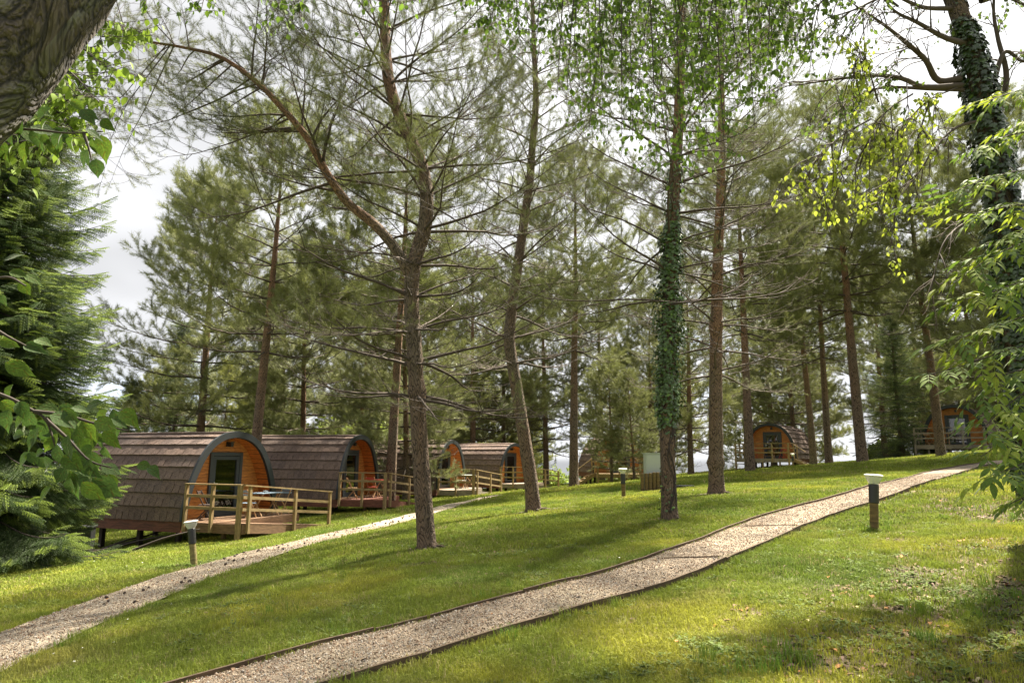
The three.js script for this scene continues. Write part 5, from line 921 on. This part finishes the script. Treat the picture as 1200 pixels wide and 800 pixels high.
// the bush of feathered leaves at the right edge, each compound leaf its own piece
{
  const foot = GD(1255, 5.6), root = thing('leafy_bush', 'bright green bush with feathered leaves beside the end of the gravel path', 'bush', foot), rg = rngOf(909);
  const compound = (seed) => { const r2 = rngOf(seed), lf = leafGeo(0.13, 0.045, 0.2, 0.25), list = []; const add = (p, ang, s) => { const g = lf.clone(); g.scale(s, s, s); g.rotateX(-0.15 - 0.3 * r2()); g.rotateZ(ang); g.translate(p.x, p.y, p.z); list.push(g); }; for (let k = 0; k < 3; k++) { const y = 0.07 + k * 0.075; add(V(0, y, -0.02 * k), -0.95 + 0.12 * k, 0.7 + 0.12 * k); add(V(0, y, -0.02 * k), 0.95 - 0.12 * k, 0.7 + 0.12 * k); } add(V(0, 0.24, -0.07), 0, 1.05); const st = new MB(); st.tube([V(0, 0, 0), V(0, 0.12, -0.01), V(0, 0.25, -0.07)], [0.0035, 0.003, 0.002], 4); list.push(st.geo()); return mergeGeometries(list); };
  const geos = [compound(1), compound(2), compound(3)], mats = [[0.19, 0.30, 0.032], [0.27, 0.38, 0.038], [0.13, 0.225, 0.03], [0.34, 0.43, 0.042]].map((c) => { const m = leafMat.clone(); m.color = lin(...c); m.map = leafMap; return m; });
  const stems = [];
  const branch = (pix, r, leaves, sz) => {
    const cp = curve(pix.map(([x, y, d]) => P(x, y, d)), 16), b = new MB(); b.tube(cp.map((p) => p.clone().sub(foot)), cp.map((_, k) => r * (1 - 0.75 * k / 16)), 6); b.build('branch', M.twigDark, root);
    for (let k = 0; k < leaves; k++) {
      const t = 0.15 + 0.85 * (k + rg() * 0.7) / leaves, u = Math.min(0.999, t) * 16, i = Math.floor(u), p = cp[i].clone().lerp(cp[i + 1], u - i), ax = cp[i + 1].clone().sub(cp[i]).normalize(), sd = ax.clone().cross(UP).normalize().multiplyScalar(k % 2 ? 1 : -1);
      const d = ax.multiplyScalar(0.75).addScaledVector(sd, 0.55 + 0.5 * rg()).add(V(0, (rg() - 0.5) * 0.9, 0)).normalize(), m = mesh('leaf', geos[Math.floor(rg() * 3)], mats[Math.floor(rg() * 4)], root);
      m.position.copy(p.sub(foot)); m.quaternion.copy(hangQuat(d, rg, 0.7)); m.scale.setScalar(sz * (0.75 + 0.5 * rg()));
    }
  };
  const main = [[1262, 480, 5.8], [1250, 330, 6.0], [1240, 200, 6.2], [1235, 110, 6.4]]; { const cp = curve([foot.clone(), ...main.map(([x, y, d]) => P(x, y, d))], 30), b = new MB(); b.tube(cp.map((p) => p.clone().sub(foot)), cp.map((_, k) => 0.035 * (1 - 0.7 * k / 30)), 8); b.build('stem', M.twigDark, root); }
  for (const [pix, n, sz] of [
    [[[1240, 110, 6.4], [1205, 105, 6.2], [1175, 112, 6.0], [1150, 122, 5.9]], 9, 0.8], [[[1240, 160, 6.3], [1200, 155, 6.1], [1165, 165, 6.0], [1140, 178, 5.9]], 10, 0.85], [[[1245, 210, 6.2], [1200, 200, 6.0], [1150, 212, 5.8], [1110, 228, 5.7]], 13, 0.85], [[[1245, 240, 6.1], [1190, 240, 6.0], [1140, 250, 5.9], [1085, 236, 5.9]], 13, 0.85],
    [[[1248, 290, 6.0], [1205, 285, 5.9], [1165, 300, 5.7], [1130, 322, 5.6]], 12, 0.9], [[[1250, 330, 6.0], [1200, 330, 5.7], [1155, 345, 5.6], [1122, 352, 5.5]], 13, 0.9], [[[1252, 370, 5.9], [1205, 370, 5.6], [1160, 385, 5.5], [1120, 398, 5.4]], 13, 0.9], [[[1255, 400, 5.9], [1190, 408, 5.6], [1130, 428, 5.4], [1085, 440, 5.3]], 15, 0.8],
    [[[1258, 440, 5.8], [1210, 455, 5.5], [1175, 480, 5.3], [1150, 505, 5.2]], 14, 0.85], [[[1260, 470, 5.8], [1215, 490, 5.4], [1180, 515, 5.2], [1150, 535, 5.1]], 15, 0.85], [[[1260, 500, 5.8], [1225, 525, 5.4], [1195, 545, 5.2], [1165, 556, 5.1]], 14, 0.85], [[[1250, 420, 5.9], [1210, 430, 5.7], [1165, 445, 5.5], [1140, 470, 5.4]], 12, 0.85], [[[1262, 540, 5.7], [1230, 565, 5.4], [1205, 580, 5.2], [1185, 590, 5.1]], 10, 0.8], [[[1245, 265, 6.1], [1215, 262, 5.9], [1185, 275, 5.8], [1160, 290, 5.7]], 9, 0.85],
    [[[1240, 130, 6.4], [1210, 135, 6.2], [1190, 150, 6.1]], 8, 0.8], [[[1250, 310, 6.0], [1220, 320, 5.9], [1190, 350, 5.8]], 8, 0.85]]) branch(pix, 0.011, Math.round(n * 1.5), sz * 1.08);
}
console.log('broadleaf done');
// ------------------------------------------------------------------ lawn: blades in clumps, too many to count
{
  const rg = rngOf(1234);
  const clump = (n, spread, h, w, seed) => { const r = rngOf(seed), mb = new MB(); for (let k = 0; k < n; k++) { const a = r() * 6.283, q = Math.sqrt(r()) * spread, x = Math.cos(a) * q, z = Math.sin(a) * q, b = r() * 6.283, L = h * (0.45 + 0.8 * r()), lean = 0.25 + 0.9 * r(), dx = Math.cos(b), dz = Math.sin(b), ww = w * (0.7 + 0.6 * r()); const m = [x + dx * L * lean * 0.3, L * 0.6, z + dz * L * lean * 0.3], e = [x + dx * L * lean * 0.85, L * (0.95 - 0.25 * lean), z + dz * L * lean * 0.85], sx = -dz * ww / 2, sz = dx * ww / 2; const i0 = mb.vert(x - sx, -0.01, z - sz, dx * 0.3, 0.9, dz * 0.3), i1 = mb.vert(x + sx, -0.01, z + sz, dx * 0.3, 0.9, dz * 0.3), i2 = mb.vert(m[0] + sx * 0.8, m[1], m[2] + sz * 0.8, dx * 0.3, 0.9, dz * 0.3), i3 = mb.vert(m[0] - sx * 0.8, m[1], m[2] - sz * 0.8, dx * 0.3, 0.9, dz * 0.3), i4 = mb.vert(...e, dx * 0.3, 0.9, dz * 0.3); mb.quad(i0, i1, i2, i3); mb.tri(i3, i2, i4); } const g = mb.geo(true); return g; };
  const gN = [clump(34, 0.11, 0.042, 0.0042, 1), clump(30, 0.10, 0.034, 0.0045, 2), clump(26, 0.12, 0.05, 0.0045, 3)], gF = [clump(40, 0.26, 0.05, 0.010, 4), clump(36, 0.26, 0.042, 0.011, 5)], gT = clump(40, 0.09, 0.12, 0.006, 6);
  const sets = [...gN.map((g) => [g, new Inst()]), ...gF.map((g) => [g, new Inst()])], tall = new Inst();
  const grassMat = new THREE.MeshPhysicalMaterial({ color: lin(1, 1, 1), roughness: 0.9, transmission: 0.35, thickness: 0, specularIntensity: 0.35, side: THREE.DoubleSide });
  const tone = (x, z) => { const t = lawnTone(x, z); let c = [0.205, 0.258, 0.032]; const mx = (b, k) => { c = c.map((v, i) => lerp(v, b[i], k)); }; mx([0.35, 0.355, 0.044], t.moss * 0.9); mx([0.125, 0.195, 0.028], t.lush * 0.85); mx([0.32, 0.29, 0.09], t.dry * 0.45); const j = 0.62 + 0.7 * rg(); if (rg() < 0.06) c = [0.34, 0.29, 0.13]; return lin(c[0] * j, c[1] * j, c[2] * j); };
  const scatter = (n, d0, d1, list, sMin, sMax, near) => {
    let done = 0, tries = 0;
    while (done < n && tries++ < n * 6) {
      const d = near ? d0 + (d1 - d0) * Math.pow(rg(), 1.25) : d0 + (d1 - d0) * Math.pow(rg(), 1.4), half = d * 0.80 + 1.2, x = (rg() * 2 - 1) * half, z = -d;
      const pd = pathDist(x, z); if (pd < (near ? 0.035 : 0.2 * sMax)) continue;
      const s = Math.max(soil(x, z), footSoil(x, z)); if (rg() < s * 0.93) continue;
      const thin = perlin.noise(x * 2.3, z * 2.3, 8); if (near && rg() < smooth(thin, 0.05, 0.4) * 0.8) continue;
      const k = list[Math.floor(rg() * list.length)], c = tone(x, z), sc = sMin + (sMax - sMin) * rg(), hgt = pd < 0.12 ? 1.5 : 0.8 + 0.6 * (0.5 + perlin.noise(x * 0.9, z * 0.9, 3));
      sets[k][1].add(onGround(x, z), new THREE.Quaternion().setFromAxisAngle(UP, rg() * 6.283), V(sc, sc * hgt, sc), c); done++;
    }
  };
  scatter(52000, 3.8, 13, [0, 1, 2], 0.8, 1.25, true); scatter(42000, 11, 30, [3, 4], 0.8, 1.3); scatter(22000, 26, 60, [3, 4], 1.5, 2.3);
  for (let k = 0; k < 1500; k++) { const d = 4 + 16 * Math.pow(rg(), 1.5), x = (rg() * 2 - 1) * (d * 0.8 + 1), z = -d, pd = pathDist(x, z); if (pd < 0.04) continue; if (pd > 0.25 && perlin.noise(x * 0.7, z * 0.7, 31) < 0.18) continue; tall.add(onGround(x, z), new THREE.Quaternion().setFromAxisAngle(UP, rg() * 6.283), 0.6 + 0.6 * rg(), lin(0.12 + 0.06 * rg(), 0.19 + 0.05 * rg(), 0.026)); }
  const nm = (o) => { o.userData.label = 'short mossy lawn grass growing over the slope'; o.userData.category = 'grass'; };
  sets.forEach(([g, s]) => nm(s.build(numbered('grass'), g, grassMat, scene)));
  { const o = tall.build('grass_tufts', gT, grassMat, scene); o.userData.label = 'taller tufts of darker grass along the path edges'; o.userData.category = 'grass'; }
  // low broad-leaved weeds and clover
  const weed = (() => { const r = rngOf(15), list = [], lf = leafGeo(0.045, 0.03, 0.2, 0.3); for (let k = 0; k < 9; k++) { const g = lf.clone(), s = 0.6 + 0.7 * r(); g.scale(s, s, s); g.rotateX(-Math.PI / 2 + 0.35 + 0.5 * r()); g.rotateY(k * 2.4 + r()); g.translate((r() - 0.5) * 0.08, 0.015 + 0.03 * r(), (r() - 0.5) * 0.08); list.push(g); } return mergeGeometries(list); })(), weeds = new Inst();
  for (let k = 0; k < 16000; k++) { const d = 4 + 12 * Math.pow(rg(), 1.3), x = (rg() * 2 - 1) * (d * 0.8 + 1), z = -d; if (pathDist(x, z) < 0.05) continue; const q = perlin.noise(x * 0.9 + 7, z * 0.9, 21) + 0.4 * perlin.noise(x * 3, z * 3, 2) + (x > 1.2 && d < 9 ? 0.22 : -0.05) - (soil(x, z) > 0.5 ? 0.12 : 0); if (q < 0.19) continue; weeds.add(onGround(x, z), new THREE.Quaternion().setFromAxisAngle(UP, rg() * 6.283), 0.4 + 0.5 * rg(), leafTone(rg, [0.105, 0.15, 0.028], 0.6)); }
  { const o = weeds.build('lawn_weeds', weed, grassMat, scene); o.userData.label = 'low clover and broad-leaved weeds spreading through the lawn'; o.userData.category = 'weeds'; }
  // daisies
  const daisy = (() => { const mb = new MB(); for (let k = 0; k < 9; k++) { const a = k / 9 * 6.283, c = mb.vert(0, 0.05, 0, 0, 1, 0), p = mb.vert(Math.cos(a - 0.25) * 0.012, 0.052, Math.sin(a - 0.25) * 0.012, 0, 1, 0), q = mb.vert(Math.cos(a + 0.25) * 0.012, 0.052, Math.sin(a + 0.25) * 0.012, 0, 1, 0); mb.tri(c, q, p); } return mb.geo(); })(), daisies = new Inst();
  for (let k = 0; k < 1100; k++) { const d = 4.5 + 26 * rg(), x = (rg() * 2 - 1) * (d * 0.8), z = -d, a = smooth(perlin.noise(x * 0.35 + 3, z * 0.35, 14), 0.05, 0.4); if (rg() > a || pathDist(x, z) < 0.1 || soil(x, z) > 0.3) continue; daisies.add(onGround(x, z), new THREE.Quaternion().setFromEuler(new THREE.Euler((rg() - 0.5) * 0.6, rg() * 6, (rg() - 0.5) * 0.6)), 0.5 + 0.4 * rg() + (d > 14 ? 0.3 : 0), lin(0.75, 0.75, 0.7)); }
  { const o = daisies.build('daisies', daisy, std(lin(1, 1, 1), 0.8), scene); o.userData.label = 'tiny white daisies dotted over the lawn'; o.userData.category = 'flowers'; }
  // dead leaves and twigs
  const dead = leafGeo(0.06, 0.04, 0.5, 0.6), litter = new Inst();
  for (let k = 0; k < 26000; k++) { const d = 3.8 + 12 * Math.pow(rg(), 1.3), x = (rg() * 2 - 1) * (d * 0.8 + 1), z = -d, s = soil(x, z) * 1.0 + footSoil(x, z) * 0.8 + 0.045 + (x > 2.2 && d < 8 ? 0.05 : 0); if (rg() > s) continue; const on = pathDist(x, z) < 0 ? 0.05 : 0.014; const c = rg() < 0.03 ? [0.45, 0.38, 0.2] : rg() < 0.08 ? [0.30, 0.14, 0.05] : [0.13, 0.085, 0.05]; litter.add(onGround(x, z).add(V(0, on, 0)), new THREE.Quaternion().setFromEuler(new THREE.Euler(-Math.PI / 2 + (rg() - 0.5) * 0.9, rg() * 6.283, (rg() - 0.5) * 0.9, 'YXZ')), 0.5 + 0.8 * rg(), leafTone(rg, c, 0.6)); }
  { const o = litter.build('leaf_litter', dead, std(lin(1, 1, 1), 0.9), scene); o.userData.label = 'dry brown fallen leaves on the bare soil'; o.userData.category = 'leaf litter'; }
}
// broadleaf hedge far behind the second pod
{
  const rg = rngOf(3131), lf = leafGeo(0.22, 0.16, 0.2, 0.2);
  for (const [px, d, w, h, label] of [[395, 40, 2.8, 5.0, 'sunlit green shrub behind the second pod roof'], [445, 43, 2.8, 4.9, 'sunlit green shrub between the pine trunks behind the red table'], [345, 42, 2.8, 5.2, 'sunlit green shrub behind the gap between the nearest pods'], [700, 66, 3.5, 2.4, 'low green shrub on the skyline left of the veiled pod'], [640, 70, 3.0, 2.6, 'low green shrub on the skyline behind the curved trunk'], [1035, 58, 2.0, 1.6, 'small shrub on the bright skyline between the hilltop pods']]) {
    const t = thing('shrub', label, 'shrub', GD(px, d), 0, 'shrubs behind the pods'), inst = new Inst(), wood = new MB();
    for (let k = 0; k < 9; k++) { const a = rg() * 6.28, e = V(Math.cos(a) * w * 0.5 * rg(), h * (0.5 + 0.4 * rg()), Math.sin(a) * w * 0.5 * rg()); wood.tube(curve([V(0, -0.1, 0), V(e.x * 0.3, e.y * 0.5, e.z * 0.3), e], 5), [0.05, 0.045, 0.04, 0.03, 0.02, 0.01], 5); }
    for (let k = 0; k < 2600; k++) { const a = rg() * 6.283, f = Math.pow(rg(), 0.4), y = rg(), rr = w * (0.55 + 0.5 * Math.sin(Math.PI * Math.min(1, y * 0.75 + 0.2))) * f * (0.8 + 0.45 * perlin.noise(Math.cos(a) * 2.2, y * 3, Math.sin(a) * 2.2 + px)); inst.add(V(Math.cos(a) * rr, 0.15 + y * h * (1 - 0.25 * f * f) * (0.85 + 0.4 * perlin.noise(a * 2, f * 3, px)), Math.sin(a) * rr), quatRand(rg), 0.7 + 0.7 * rg(), leafTone(rg, [0.21, 0.275, 0.045], 0.6)); }
    wood.build('stem', M.twig, t); inst.build('foliage', lf, leafMat, t);
  }
}
console.log('lawn done');
{ let tri = 0, ins = 0; scene.traverse((o) => { if (o.isInstancedMesh) ins += o.count; else if (o.isMesh) tri += (o.geometry.index ? o.geometry.index.count : o.geometry.attributes.position.count) / 3; }); console.log('triangles', Math.round(tri), 'instances', ins); }
scene.traverse((o) => { if (o.isMesh) o.castShadow = o.receiveShadow = true; });
renderer.render(scene, camera);
